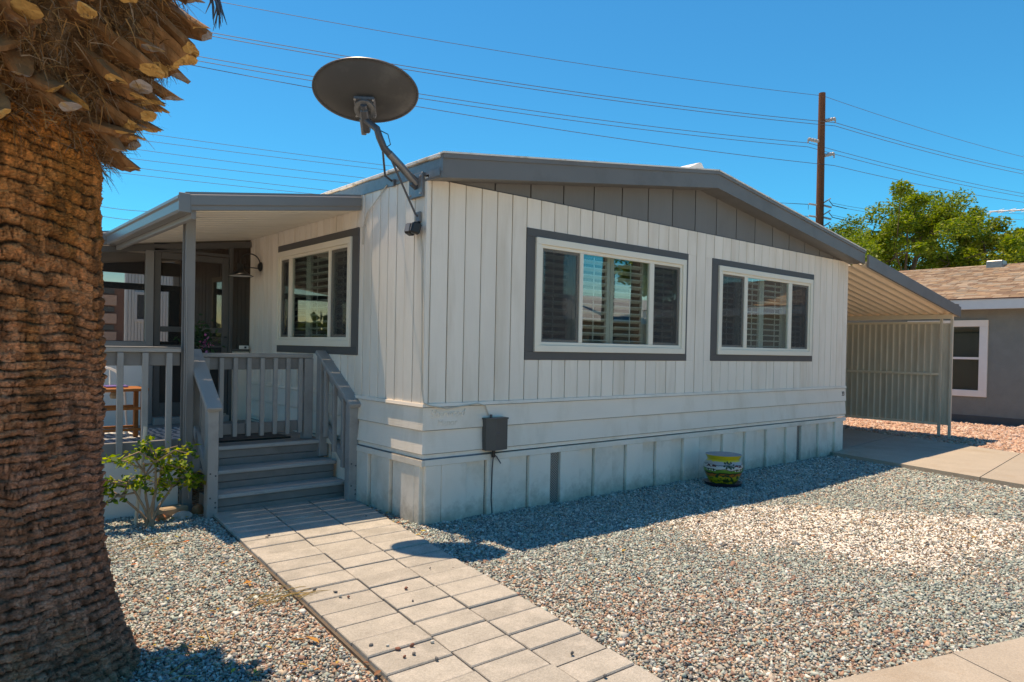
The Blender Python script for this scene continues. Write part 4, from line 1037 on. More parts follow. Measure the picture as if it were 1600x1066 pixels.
for z in (9.05, 8.45, 7.85):
    for sd_ in (-1, 1):
        q0 = Vector((PB.x, PB.y, z - .1)) + rx * sd_ * .15
        MB().tube([q0, q0 + rx * sd_ * .42 + Vector((0, 0, .06 if sd_ < 0 else -.1))], .05, 8).build('dead_end', M_insul, pl, True)
        lows.append(q0 + rx * sd_ * .45)
    q0 = Vector((PB.x, PB.y, z)) + rx * .14
    MB().tube([q0, q0 + rx * .3 + Vector((0, 0, .2)), q0 + rx * .38 + Vector((0, 0, .25))], .035, 6).build('pin_insulator', M_insul, pl, True)
    MB().tube([q0 + rx * .3 + Vector((0, 0, .15)), q0 + rx * .5 + Vector((0, 0, -.1)), q0 + rx * 1.2 + Vector((0, 0, -.25))], .02, 6).build('jumper', M_cable, pl, True)
MB().cbox((PB.x - .25, PB.y - .1, 7.15), (PB.x - .18, PB.y + .05, 7.4), .02).build('fuse_box', M_steeldk, pl)

ORD = ('uppermost', 'second', 'third', 'fourth', 'fifth', 'lowest')
def wire(pts, r, label, group, name='power_line'):
    """smooth curve through three anchor points"""
    a, b, c_ = [Vector(p) for p in pts]; out = []
    for t in np.linspace(0, 1, 25): q = a.lerp(b, t); q.z -= 4 * t * (1 - t) * .35; out.append(q)
    for t in np.linspace(0, 1, 13)[1:]: q = b.lerp(c_, t); q.z -= 4 * t * (1 - t) * .25; out.append(q)
    near = lambda q: (Vector((q.x, q.y, 0)) - PB).length < 2.0
    if not near(out[0]): out.insert(0, out[0] + (out[0] - out[1]) * 22)      # spans run on past the frame
    if not near(out[-1]): out.append(out[-1] + (out[-1] - out[-2]) * 8)
    o = MB().tube(out, r, 5).build(name, M_wire, None, True); tag(o, label, 'power line', group)
LP = Vector((7.0, 22.5, 0)); RP = Vector((48.5, 4.5, 0))
LP2 = D3(90, 557, 24.2)
def WL(px, y, d): return D3(px, y, d)
top = Vector((PB.x, PB.y, 14.45))
wire([WL(60, -52, 24.0), top, WL(1680, 264, 47)], .011, 'single thin wire running highest over the roof to the top of the pole', None)
G = 'power lines between the insulators of the utility pole'
for dy, w_ in ((0, 'upper'), (5.5, 'lower')): wire([WL(200, 27 + dy, 25.2), I1 + Vector((0, 0, -dy * .03)), WL(1680, 281 + dy, 47)], .014, w_ + ' wire of the close pair held by the highest insulator of the pole', G)
for dy, w_ in ((0, 'upper'), (8, 'middle'), (16, 'lower')): wire([WL(200, 68 + dy * .9, 25.2), (I2 if dy < 10 else I3) + Vector((0, 0, -dy * .025)), WL(1680, 316 + dy * .6, 47)], .013, w_ + ' wire of the three passing right behind the satellite dish to the middle insulators', G)
G2 = 'thin low power lines left of the pole'
for i_, (yl, k) in enumerate(((196, 0), (209, 0), (224, 2), (241, 2), (254, 4), (266, 4))):
    wire([WL(100, yl - 6, 24.5), lows[k] + Vector((0, 0, .02 * (yl % 3))), lows[k] + rx * .01], .008, ORD[i_] + ' of the six thin low wires between palm and pole, below the dish', G2)
for i_, (yr, k) in enumerate(((1, 1), (0, 1), (1, 3), (0, 3), (1, 5), (0, 5))):
    wire([lows[k] + Vector((0, 0, .12 * yr)), lows[k].lerp(WL(1680, 330 + k * 12 - yr * 12, 47), .5), WL(1680, 330 + k * 12 - yr * 12, 47)], .009, ORD[i_] + ' of the six thin low wires running from the pole into the trees', 'thin low power lines right of the pole')
for yl, w_ in ((306, 'upper'), (321, 'lower')): wire([WL(90, yl, 24.5), WL(330, yl + 16, 26.5), lows[4] + Vector((0, 0, -1.2 if w_ == 'upper' else -1.6))], .009, w_ + ' of two thin wires just above the left awning gutter', 'wires above the left gutter')
# white antenna boom above the neighbour tree
an = thing('tv_antenna', 'white aerial boom sticking out above the neighbour roof', 'antenna', (20.2, -1.4, 3))
a0 = D3(1546, 331, 21.5); a1 = D3(1640, 326, 20.5); foot = Vector((a1.x, a1.y, 3.3))
MB().tube([a0, a1], .022, 6).build('boom', M_white, an, True); MB().tube([a1 + Vector((0, 0, .1)), foot], .025, 6).build('mast', M_white, an, True)
for t in (.1, .3, .5, .7, .9):
    q = a0.lerp(a1, t); MB().tube([q + Vector((-.25, -.3, 0)), q + Vector((.25, .3, 0))], .008, 5).build('element', M_white, an, True)

# ------------------------------------------------------------------ trees
def tree(label, base, h, rad, nleaf, seed, pal, leaf=.24, trunk_r=.2, squash=.75, group=None, lean=0.0):
    t = thing('tree', label, 'tree', base, group); r_ = random.Random(seed); b = Vector(base)
    zc = h - rad * squash * .95; fork = b + Vector((0, 0, max(1.2, zc - rad * .7)))
    MB().tube([b, b + Vector((.1, .05, fork.z * .5)), fork], [trunk_r, trunk_r * .8, trunk_r * .7], 10).build('trunk', mat_bark, t, True)
    cl = []
    lm = MB()
    for k in range(13):
        th = 2 * math.pi * k / 13 + r_.uniform(-.3, .3); e = r_.uniform(-.35, 1.0)
        q = Vector((b.x + rad * .72 * math.cos(th) * math.cos(e * 1.2), b.y + rad * .72 * math.sin(th) * math.cos(e * 1.2), zc + rad * squash * .75 * e))
        mid = fork.lerp(q, .5) + Vector((r_.uniform(-.2, .2), r_.uniform(-.2, .2), .25))
        lm.tube([fork, mid, q], [trunk_r * .4, trunk_r * .22, .02], 6)
        for _ in range(5):
            q2 = q + Vector((r_.gauss(0, .3) * rad, r_.gauss(0, .3) * rad, r_.gauss(0, .2) * rad)); lm.tube([mid.lerp(q, .6), q2], [.03, .008], 4); cl.append((q2, rad * r_.uniform(.10, .22)))
        cl.append((q, rad * r_.uniform(.16, .27)))
    lm.build('limbs', mat_bark, t, True)
    cen = np.array([tuple(c_[0]) for c_ in cl]); cr_ = np.array([c_[1] for c_ in cl])
    def fp(n, g_):
        i = g_.integers(0, len(cl), n); d = g_.normal(size=(n, 3)); d /= np.linalg.norm(d, axis=1)[:, None]
        p = cen[i] + d * (cr_[i] * g_.uniform(.25, 1.15, n) ** .7)[:, None] * np.array([1, 1, .8])
        return p
    V, F, K = leaf_cloud(nleaf, fp, leaf, pal, seed=seed, aspect=.45)
    o = link('crown', np_mesh('crown', V, F, M_leaf, K), t); tag(o, kind='stuff')
    return t
mat_bark = mat('bark', (.12, .09, .065), .9, .25, 6, (1, 1, .3), .5, 30, (1, 1, .2))
GP = [(.14, .22, .02), (.19, .26, .022), (.10, .17, .02), (.22, .26, .03), (.16, .22, .03)]
T1 = D3(1412, 390, 33); T2 = D3(1512, 385, 34); T3 = D3(1378, 420, 35)
tree('big bright green tree left of the two over the neighbour roof', (T1.x, T1.y, 0), 8.75, 3.2, 34000, 21, GP, .17, squash=.85)
tree('smaller olive green tree right of the two over the neighbour roof', (T2.x + .2, T2.y - .8, 0), 8.0, 2.7, 20000, 22, [(.19, .24, .025), (.24, .26, .04), (.15, .20, .025)], .19, squash=.95)
tree('low green tree at the left foot of the bigger tree, beside the home roof', (T3.x, T3.y, 0), 6.7, 1.9, 11000, 25, GP, .19, squash=.9)

# ------------------------------------------------------------------ seen through the porch: next trailer and a brick block
tr = thing('neighbor_trailer', 'white ribbed trailer home seen through the porch screens', 'mobile home', (3.2, 14, 0))
x = .33
while x < 7:
    B((x, 12.0, .2), (x + .055, 12.1, 3.1), .012).build('wall_rib', M_white, tr); x += .062
    if x > 1.7: break
MB().prism([(.33, 12.06, 0), (7.5, 12.06, 0), (7.5, 18, 0), (1.75, 18, 0)], (0, 0, 3.09)).build('wall', M_white, tr); MB().prism([(.25, 11.9, 3.1), (7.7, 11.9, 3.1), (7.7, 18.2, 3.1), (1.72, 18.2, 3.1)], (0, 0, .1)).build('roof', M_fascia, tr)
w5 = MB()
for q in ((.50, .84, 1.84, 1.90), (.50, .84, 2.42, 2.48), (.50, .55, 1.901, 2.419), (.79, .84, 1.901, 2.419)): w5.cbox((q[0], 11.96, q[2]), (q[1], 11.999, q[3]), .004)
w5 = w5.build('window', M_white, tr); B((.55, 11.985, 1.90), (.79, 11.996, 2.42), .001).build('pane', M_meter, w5)
ab = thing('apartment_building', 'pink brick apartment block far behind the porch', 'building', (7, 66, 0))
MB().cbox((3.5, 64, 0), (14, 76, 6.2), .02).build('wall', mat('brick_brown', (.22, .10, .07), .9, .1, 3), ab)
pkm = mat('pink_band', (.55, .34, .26), .8, .05)
for z in (1.3, 2.85, 4.4): MB().cbox((3.5, 63.7, z), (10.4, 63.99, z + .85), .02).build('balcony_front', pkm, ab)
for z in (2.3, 3.85, 5.4):
    for q in range(7): MB().cbox((3.7 + q * .96, 63.9, z), (4.5 + q * .96, 63.995, z + .45), .01).build('window', M_meter, ab)
bf = thing('board_fence', 'brown board fence behind the screened porch', 'fence', (-3, 16, 0))
x = -8.0
while x < .2: B((x, 16, 0), (x + .145, 16.02, 1.5), .004).build('fence_board', M_block, bf); x += .15
def fbelt(n, g_):  # tree ring added to block the yellow sky low on the horizon
    a = g_.uniform(0, 2 * math.pi, n); rr_ = g_.uniform(95, 120, n); top_ = 3.0 + 4.5 * vnoise(a * 14, a * 0 + 2, 61)
    return np.stack([rr_ * np.cos(a), rr_ * np.sin(a), top_ * g_.uniform(0, 1, n) ** .8], -1)
V, F, K = leaf_cloud(16000, fbelt, 2.2, [(.07, .11, .03), (.10, .13, .04), (.05, .08, .03)], seed=70, aspect=.7)
tag(link('horizon_cover_trees', np_mesh('horizon_cover_trees', V, F, M_leaf, K)), 'far belt of trees added to cover the yellow horizon sky', 'trees', None, 'stuff')
# ------------------------------------------------------------------ across the street (seen only in the window glass)
ho = thing('street_house', 'pale trailer home across the street reflected in the front window', 'house', (18, -14, 0))
MB().cbox((9.0, -20, 0), (30, -13.0, 2.5), .02).build('wall', mat('tan_wall', (.30, .26, .21), .8, .06), ho)
rr = MB(); rr.prism([(8.5, -12.3, 2.45), (8.5, -16.5, 3.75), (8.5, -20.7, 2.45)], (22, 0, 0)); rr.build('roof', mat('grey_shingle', (.30, .32, .34), .9, .15, 6), ho)
for xx in (11, 15.5, 20): MB().cbox((xx, -12.99, .9), (xx + 1.4, -12.95, 2.0), .01).build('window', M_meter, ho)
for i, (xx, yy, hh) in enumerate(((13.1, -10.0, 25), (15.9, -11.2, 27), (6.5, -5.4, 21))):
    t = thing('fan_palm', ('tall thin palm, nearest of the three across the street', 'tall thin palm in front of the house across the street', 'shorter thin palm across the street')[i], 'palm tree', (xx, yy, 0))
    MB().tube([(xx, yy, 0), (xx + .1, yy, hh * .5), (xx, yy, hh)], [.2, .15, .14], 10).build('trunk', mat_bark, t, True)
    V, F, K = leaf_cloud(400, lambda n, r_: np.array([xx, yy, hh]) + r_.normal(size=(n, 3)) * .25, 1.2, [(.05, .09, .03), (.07, .10, .03)], seed=40 + i, aspect=.18)
    tag(link('crown', np_mesh('crown', V, F, M_leaf, K), t), kind='stuff')
tree('round green tree in front of the house across the street', (17.6, -11.6, 0), 5.3, 1.5, 6000, 23, GP, .2)

# ------------------------------------------------------------------ bush, stake and blocks at the deck
bush = thing('bush', 'low leafy shrub with bent woody stems in front of the deck', 'bush', (-1.72, 1.42, 0))
bb = Vector((-1.72, 1.18, 0)); sm = MB(); r_ = random.Random(5)
stems = []
dirs = [(-.16, -.02, .30), (-.05, 0, .42), (.10, .02, .40), (.02, -.05, .50), (.2, 0, .28), (-.22, .02, .2)]
tips = []
for k, (dx, dy, dz) in enumerate(dirs):
    p1 = bb + Vector((dx * .35 + r_.uniform(-.02, .02), dy, dz * .55)); p2 = bb + Vector((dx, dy, dz + .08))
    sm.tube([bb + Vector((r_.uniform(-.05, .05), r_.uniform(-.03, .03), -.02)), p1, p2], [.013, .010, .007], 7)
    for _ in range(4):
        s = 1 if r_.random() < .5 + dx else -1
        p3 = p2 + Vector((s * r_.uniform(.06, .26), r_.uniform(-.12, .08), r_.uniform(-.10, .12))); mid = p2.lerp(p3, .5) + Vector((0, 0, .03))
        sm.tube([p2.lerp(p1, r_.uniform(0, .4)), mid, p3], [.008, .006, .003], 5); tips += [(mid, .04), (p3, .055), (p2.lerp(p3, .75), .05)]
for a, b in (((.02, 0, .5), (.28, -.03, .60)), ((.02, 0, .42), (.30, .02, .46)), ((-.1, 0, .28), (-.36, -.05, .22)), ((.1, 0, .3), (.30, -.02, .33)), ((-.05, 0, .45), (-.30, 0, .56)), ((-.1, 0, .33), (-.36, 0, .40))):
    a = bb + Vector(a); b = bb + Vector(b); sm.tube([a, a.lerp(b, .5) + Vector((0, 0, .02)), b], [.009, .006, .003], 5); tips += [(a.lerp(b, t), .04) for t in (.35, .6, .8, 1.0)]
sm.build('stems', mat('shrub_stem', (.30, .21, .14), .8, .2, 20), bush, True)
cen = np.array([tuple(c_[0]) for c_ in tips]); crr = np.array([c_[1] for c_ in tips])
def fpb(n, g_):
    i = g_.integers(0, len(cen), n); d = g_.normal(size=(n, 3)); d /= np.linalg.norm(d, axis=1)[:, None]; return cen[i] + d * (crr[i] * g_.uniform(.2, 1.1, n))[:, None]
V, F, K = leaf_cloud(820, fpb, .054, [(.20, .32, .02), (.32, .40, .03), (.07, .16, .02), (.34, .33, .03), (.06, .14, .03)], seed=9, aspect=.6)
tag(link('leaves', np_mesh('leaves', V, F, M_leaf, K), bush), kind='stuff')
stk = MB(); stk.tube([(-1.80, 1.30, -.04), (-1.76, 1.33, .35), (-1.72, 1.36, .76)], .014, 8); tag(stk.build('plant_stake', M_pcable, None, True), 'slim white plant stake standing in the shrub', 'stake')
def rock(name, c_, s, seed, mt, label, cat):
    r = np.random.default_rng(seed); m = MB(); pr = []
    n = 10; ph = r.uniform(.8, 1.15, (5, n))
    vs_ = [(c_[0] + s[0] * ph[i, k] * rr_ * math.cos(2*math.pi*k/n), c_[1] + s[1] * ph[i, k] * rr_ * math.sin(2*math.pi*k/n), c_[2] + s[2] * zz) for i, (rr_, zz) in enumerate(((.8, -.3), (1, .1), (.95, .5), (.6, .85), (.1, 1.0))) for k in range(n)]
    m.add(vs_, [(i*n+k, i*n+(k+1) % n, (i+1)*n+(k+1) % n, (i+1)*n+k) for i in range(4) for k in range(n)] + [tuple(4*n+k for k in range(n))])
    return tag(m.build(name, mt, None, True), label, cat)
Mbk = Matrix.Translation((-1.46, 1.47, 0)) @ Matrix.Rotation(R(12), 4, 'Z')
tag(MB().cbox((-.12, -.05, -.02), (.09, .08, .075), .012, M=Mbk).build('paving_block', M_block), 'tan rectangular block lying beside the shrub', 'block')
rock('stone', (-1.44, 1.33, 0), (.085, .05, .06), 3, M_stone, 'pale speckled stone in front of the tan block', 'stone')
rock('stone', (-1.29, 1.44, 0), (.05, .045, .08), 6, M_terracotta, 'rust red stone leaning against the awning post', 'stone')
rock('stone', (-1.60, 1.36, 0), (.04, .035, .05), 8, M_terracotta, 'rust red stone at the foot of the shrub', 'stone')
# small things in the gravel
def blocklet(label, c_, s, mt):
    tag(MB().cbox([c_[i] - s[i] / 2 for i in range(3)], [c_[i] + s[i] / 2 for i in range(3)], .008).build('brick', mt), label, 'brick')
blocklet('small brown brick by the carport driveway edge', (9.9, 1.75, .06), (.3, .12, .14), M_block)

# ------------------------------------------------------------------ palm trunk
PC = Vector((-2.90, -1.13, 0))
palm = thing('palm_tree', 'thick ringed palm trunk with cut leaf stubs at left', 'palm tree', PC)
nZ = 660; zz = np.linspace(-.05, 3.0, nZ)
ca_ = math.atan2(-4.812 - PC.y, -3.155 - PC.x)
th = np.concatenate([np.linspace(ca_ - R(112), ca_ + R(112), 350, endpoint=False), np.linspace(ca_ + R(112), ca_ + R(248), 40, endpoint=False)]); nT = len(th)
TH, ZZ = np.meshgrid(th, zz)
Rb = .415 + .025 * np.exp(-((ZZ - 1.9) / .35) ** 2) + .10 * np.exp(-ZZ / .20) + .05 * np.exp(-ZZ / .6) + .012 * np.sin(ZZ * 5.3 + 1.0)
cx_ = np.cos(TH) * 5; sy_ = np.sin(TH) * 5
wob = .9 * vnoise(cx_ * .35 + 9, sy_ * .35 + ZZ * .9, 3) + .22 * vnoise(cx_ * 1.1, sy_ * 1.1 + ZZ * 4, 5) + .10 * np.sin(TH + .6)
pl_ = np.floor(TH / (2 * math.pi) * 13 + 1.2 * vnoise(cx_ * .8, sy_ * .8 + ZZ * 3, 33))
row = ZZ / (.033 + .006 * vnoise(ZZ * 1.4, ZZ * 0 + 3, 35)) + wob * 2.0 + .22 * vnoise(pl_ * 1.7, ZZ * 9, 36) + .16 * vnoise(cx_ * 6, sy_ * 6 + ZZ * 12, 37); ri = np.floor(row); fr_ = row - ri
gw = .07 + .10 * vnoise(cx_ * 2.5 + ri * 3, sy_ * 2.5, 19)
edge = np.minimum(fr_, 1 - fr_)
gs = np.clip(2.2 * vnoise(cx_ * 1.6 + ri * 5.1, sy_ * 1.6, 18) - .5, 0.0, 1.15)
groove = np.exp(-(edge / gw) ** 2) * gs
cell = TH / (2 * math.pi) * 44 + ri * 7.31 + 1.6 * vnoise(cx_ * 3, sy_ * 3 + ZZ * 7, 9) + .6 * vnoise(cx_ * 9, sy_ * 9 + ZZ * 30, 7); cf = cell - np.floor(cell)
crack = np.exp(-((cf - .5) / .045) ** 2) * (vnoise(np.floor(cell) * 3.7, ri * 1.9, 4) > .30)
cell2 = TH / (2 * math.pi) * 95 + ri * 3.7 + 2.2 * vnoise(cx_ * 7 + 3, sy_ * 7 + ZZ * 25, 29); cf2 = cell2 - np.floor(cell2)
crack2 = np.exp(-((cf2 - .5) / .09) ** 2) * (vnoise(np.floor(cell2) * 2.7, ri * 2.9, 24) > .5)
rowamp = vnoise(ri * 1.7 + 3, np.floor(cell), 8)
ledge = .012 * fr_ * (.3 + 1.1 * rowamp) + .010 * (rowamp - .5)
rough = .012 * (vnoise(cx_ * 9, sy_ * 9 + ZZ * 38, 1) - .5) + .012 * (vnoise(cx_ * 20 + 5, sy_ * 20 + ZZ * 90, 2) - .5) + .014 * (vnoise(cx_ * 2 + 3, sy_ * 2 + ZZ * 5, 6) - .5) + .008 * (vnoise(cx_ * 38 + 5, sy_ * 38 + ZZ * 170, 22) - .5)
RR = Rb + ledge - .014 * groove - .006 * crack - .006 * crack2 + rough
VX = np.stack([PC.x + RR * np.cos(TH) - .02 * ZZ, PC.y + RR * np.sin(TH), ZZ], -1).reshape(-1, 3)
ii, jj = np.meshgrid(np.arange(nZ - 1), np.arange(nT), indexing='ij'); j2 = (jj + 1) % nT
F = np.stack([ii * nT + jj, ii * nT + j2, (ii + 1) * nT + j2, (ii + 1) * nT + jj], -1).reshape(-1, 4)
v1 = vnoise(cx_ * 1.3 + 20, sy_ * 1.3 + ZZ * 6, 12); v2 = vnoise(cx_ * 6, sy_ * 6 + ZZ * 26, 13); v3 = vnoise(np.floor(cell) * 1.3, ri * 2.1, 15); v4 = vnoise(cx_ * 2.1 + 40, sy_ * 2.1 + ZZ * 14, 16)
tt = np.clip((ZZ - 0.9) / 1.3, 0, 1)
base = np.stack([.52 + .18 * tt, .25 + .0 * tt, .165 - .095 * tt], -1)
colr = base * (.45 + .55 * v3 + .6 * v2)[..., None]
rust = np.clip((v1 - .45) * 3, 0, 1)[..., None] * (.2 + .75 * tt)[..., None]
colr = colr * (1 - rust) + np.array([.56, .20, .05]) * rust * (.45 + .8 * v2)[..., None]
fib = np.clip((v4 - .66) * 6, 0, 1)[..., None] * .5            # dark fibre patches
colr = colr * (1 - fib) + np.array([.045, .026, .016]) * fib
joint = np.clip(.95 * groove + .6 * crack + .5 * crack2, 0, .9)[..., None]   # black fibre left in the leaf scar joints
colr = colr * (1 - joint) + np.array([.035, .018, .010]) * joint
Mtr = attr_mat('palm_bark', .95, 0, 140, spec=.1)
nt = Mtr.node_tree; L = nt.links.new; p = nt.nodes['Principled BSDF']
tc = N(nt, 'ShaderNodeTexCoord'); mp = N(nt, 'ShaderNodeMapping'); mp.inputs['Scale'].default_value = (1, 1, 2.2); L(tc.outputs['Object'], mp.inputs[0])
n1 = N(nt, 'ShaderNodeTexNoise', Scale=70.0, Detail=8.0, Roughness=.75); L(mp.outputs[0], n1.inputs['Vector'])
v1_ = N(nt, 'ShaderNodeTexVoronoi', Scale=42.0, feature='DISTANCE_TO_EDGE'); L(mp.outputs[0], v1_.inputs['Vector'])
mr = N(nt, 'ShaderNodeMapRange'); mr.inputs['From Max'].default_value = .06; L(v1_.outputs['Distance'], mr.inputs['Value'])
ad = N(nt, 'ShaderNodeMath', operation='MULTIPLY_ADD'); ad.inputs[1].default_value = .45; L(mr.outputs[0], ad.inputs[0]); L(n1.outputs['Fac'], ad.inputs[2])
bp = N(nt, 'ShaderNodeBump', Strength=1.0, Distance=.010); L(ad.outputs[0], bp.inputs['Height']); L(bp.outputs[0], p.inputs['Normal'])
r2 = N(nt, 'ShaderNodeMapRange'); r2.inputs['From Min'].default_value = .3; r2.inputs['From Max'].default_value = .7; r2.inputs['To Min'].default_value = .5; r2.inputs['To Max'].default_value = 1.55; L(n1.outputs['Fac'], r2.inputs['Value'])
sc_ = N(nt, 'ShaderNodeVectorMath', operation='SCALE'); L(nt.nodes['Attribute'].outputs['Color'], sc_.inputs[0]); L(r2.outputs[0], sc_.inputs['Scale']); L(sc_.outputs[0], p.inputs['Base Color'])
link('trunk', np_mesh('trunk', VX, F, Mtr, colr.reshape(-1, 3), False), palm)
M_boot = mat('palm_stub', (.27, .125, .05), .85, .35, 9, (3, 3, 1), .7, 40, (4, 4, 1), objvar=.3, stain=(.30, .24, .20), stain_scale=5, stain_lo=.58, stain_hi=.68)
M_cut = mat('cut_stub_face', (.56, .32, .11), .85, .22, 10, bump=.8, bscale=25, objvar=.2, stain=(.13, .08, .04), stain_scale=14, stain_lo=.56, stain_hi=.64, dist=.012)
M_weath = mat('weathered_stub_face', (.33, .30, .30), .85, .25, 10, bump=.8, bscale=25, objvar=.2, stain=(.40, .26, .12), stain_scale=9, stain_lo=.48, stain_hi=.6, dist=.012)
def boot(th_, z, ln, w_, el_, seed, r0=.40):
    r = random.Random(seed); m = MB(); n = 12
    rad = Vector((math.cos(th_), math.sin(th_), 0)); tan = Vector((-math.sin(th_), math.cos(th_), 0))
    ax = (rad * math.cos(el_) + Vector((0, 0, 1)) * math.sin(el_) + tan * r.uniform(-.25, .25)).normalized()
    tan = (tan - ax * tan.dot(ax)).normalized(); nrm_ = ax.cross(tan)
    if nrm_.z < 0: nrm_ = -nrm_
    tw = r.uniform(-.5, .5); tan, nrm_ = tan * math.cos(tw) + nrm_ * math.sin(tw), nrm_ * math.cos(tw) - tan * math.sin(tw)
    o = PC + rad * r0 + Vector((-.02 * z, 0, z)); vs_ = []; sl = r.uniform(.35, 1.0); bend = r.uniform(-.05, .04)
    for (t, sw, st) in ((0, 1.7, 1.2), (.3, 1.35, 1.2), (.6, 1.1, 1.0), (.85, .92, .9), (1.0, .74, .72)):
        for k in range(n):
            a = 2 * math.pi * k / n; c_, s_ = math.cos(a), math.sin(a); hh = (.016 if s_ > 0 else .036) * st; jit = r.uniform(.88, 1.12)
            p = o + ax * (ln * t) + nrm_ * (bend * t * t) + tan * (c_ * w_ * .5 * sw * jit) + nrm_ * (s_ * hh * jit)
            if t == 1.0: p += ax * (sl * s_ * .05 + r.uniform(-.010, .010))
            vs_.append(p)
    cen = sum(vs_[4*n:5*n], Vector()) / n; mid = [cen.lerp(vs_[4*n+k], .55) + ax * r.uniform(-.010, .014) for k in range(n)]
    m.add(vs_, [(i*n+k, i*n+(k+1) % n, (i+1)*n+(k+1) % n, (i+1)*n+k) for i in range(4) for k in range(n)], 0)
    m.add(vs_[4*n:5*n] + mid + [cen + ax * r.uniform(-.005, .01)], [(k, (k+1) % n, n + (k+1) % n, n + k) for k in range(n)] + [(n + k, n + (k+1) % n, 2*n) for k in range(n)], 1)
    m.build('leaf_stub', [M_boot, M_weath if r.random() < .16 else M_cut], palm)
def core(z): return float(np.interp(z, [2.20, 2.30, 2.45, 2.70, 2.95, 3.12, 3.25], [.40, .43, .53, .64, .72, .70, .55]))
def corev(z): return np.interp(z, [2.20, 2.30, 2.45, 2.70, 2.95, 3.12, 3.25], [.40, .43, .53, .64, .72, .70, .55])
nt2, nz2 = 220, 110; tz_, zz_ = np.meshgrid(np.linspace(0, 2 * math.pi, nt2, endpoint=False), np.linspace(2.2, 3.25, nz2))
c5, s5 = np.cos(tz_) * 5, np.sin(tz_) * 5
rc = corev(zz_) - .02 + .05 * (vnoise(c5 * 2, s5 * 2 + zz_ * 9, 81) - .5) + .035 * (vnoise(c5 * 6, s5 * 6 + zz_ * 25, 82) - .5) + .02 * (vnoise(c5 * 14, s5 * 14 + zz_ * 40, 83) - .5)
CV = np.stack([PC.x - .02 * zz_ + rc * np.cos(tz_), PC.y + rc * np.sin(tz_), zz_ + .04 * (vnoise(c5 * 3, s5 * 3, 84) - .5)], -1).reshape(-1, 3)
ii, jj = np.meshgrid(np.arange(nz2 - 1), np.arange(nt2), indexing='ij'); j2 = (jj + 1) % nt2
CF = np.stack([ii * nt2 + jj, ii * nt2 + j2, (ii + 1) * nt2 + j2, (ii + 1) * nt2 + jj], -1).reshape(-1, 4)
f1 = vnoise(c5 * 12 + zz_ * 20, s5 * 12 + zz_ * 30, 85)[..., None]; f2 = vnoise(c5 * 2, s5 * 2 + zz_ * 8, 86)[..., None]
CC = (np.array([.20, .09, .035]) * (1 - f2) + np.array([.26, .16, .09]) * f2) * (.35 + 1.1 * f1)
link('fiber_mat', np_mesh('fiber_mat', CV, CF, Mtr, CC.reshape(-1, 3)), palm)
MB().lathe([(.53, 3.235), (.3, 3.30), (0, 3.32)], 24, PC + Vector((-.07, 0, 0))).build('crown_top', M_boot, palm, True)
ga = 2.39996; k = 0; z = 2.34
while z < 3.12:
    boot(ga * k + random.uniform(-.18, .18), z + random.uniform(-.03, .03), random.uniform(.13, .25), random.uniform(.075, .14), R(-8 - 32 * random.uniform(.1, 1)), k, core(z) - .06)
    k += 1; z += .0036
# fibres between the stubs
nf = 16000; r_ = np.random.default_rng(77); V = []; F = []; K = []
for i in range(nf):
    th_ = r_.uniform(0, 2 * math.pi); z = 2.2 + .95 * r_.beta(1.1, 1.4); rr_ = core(z) - .01 + .10 * r_.uniform(0, 1) ** 3
    p = np.array([PC.x - .02 * z + rr_ * math.cos(th_), PC.y + rr_ * math.sin(th_), z]); d = np.array([math.cos(th_) * r_.uniform(.1, .8), math.sin(th_) * r_.uniform(.1, .8), -r_.uniform(.0, .8)]) + r_.normal(size=3) * .7
    d /= np.linalg.norm(d); ln = r_.uniform(.04, .13); w_ = r_.uniform(.0010, .0030); sd_ = np.cross(d, r_.normal(size=3)); sd_ /= np.linalg.norm(sd_)
    o = len(V); dd = d.copy(); pp = p
    for s in range(4):
        V += [pp - sd_ * w_ * (1 - s / 4), pp + sd_ * w_ * (1 - s / 4)]
        dd = dd + np.array([0, 0, -.18]) + r_.normal(size=3) * .12; dd /= np.linalg.norm(dd); pp = pp + dd * ln / 3
    F += [(o + 2*s, o + 2*s + 1, o + 2*s + 3, o + 2*s + 2) for s in range(3)]
    c_ = np.array([(.26, .12, .04), (.34, .18, .07), (.15, .065, .025), (.30, .21, .14)])[r_.integers(0, 4)] * r_.uniform(.7, 1.2); K += [c_] * 8
tag(link('fibers', np_mesh('fibers', np.array(V), np.array(F), M_fiber, np.array(K)), palm), kind='stuff')
# dark dry frond tip hanging at the top
fm = MB(); ft = D3(335, -12, 2.75)
for k in range(14):
    a = ft + Vector((random.uniform(-.02, .02), random.uniform(-.02, .02), 0)); e = a + rt * random.uniform(-.03, .055) + Vector((0, 0, -random.uniform(.08, .15)))
    fm.tube([a, a.lerp(e, .5) + rt * .006, e], [.004, .004, .001], 4)
fm.build('dry_frond_tip', M_steeldk, palm)

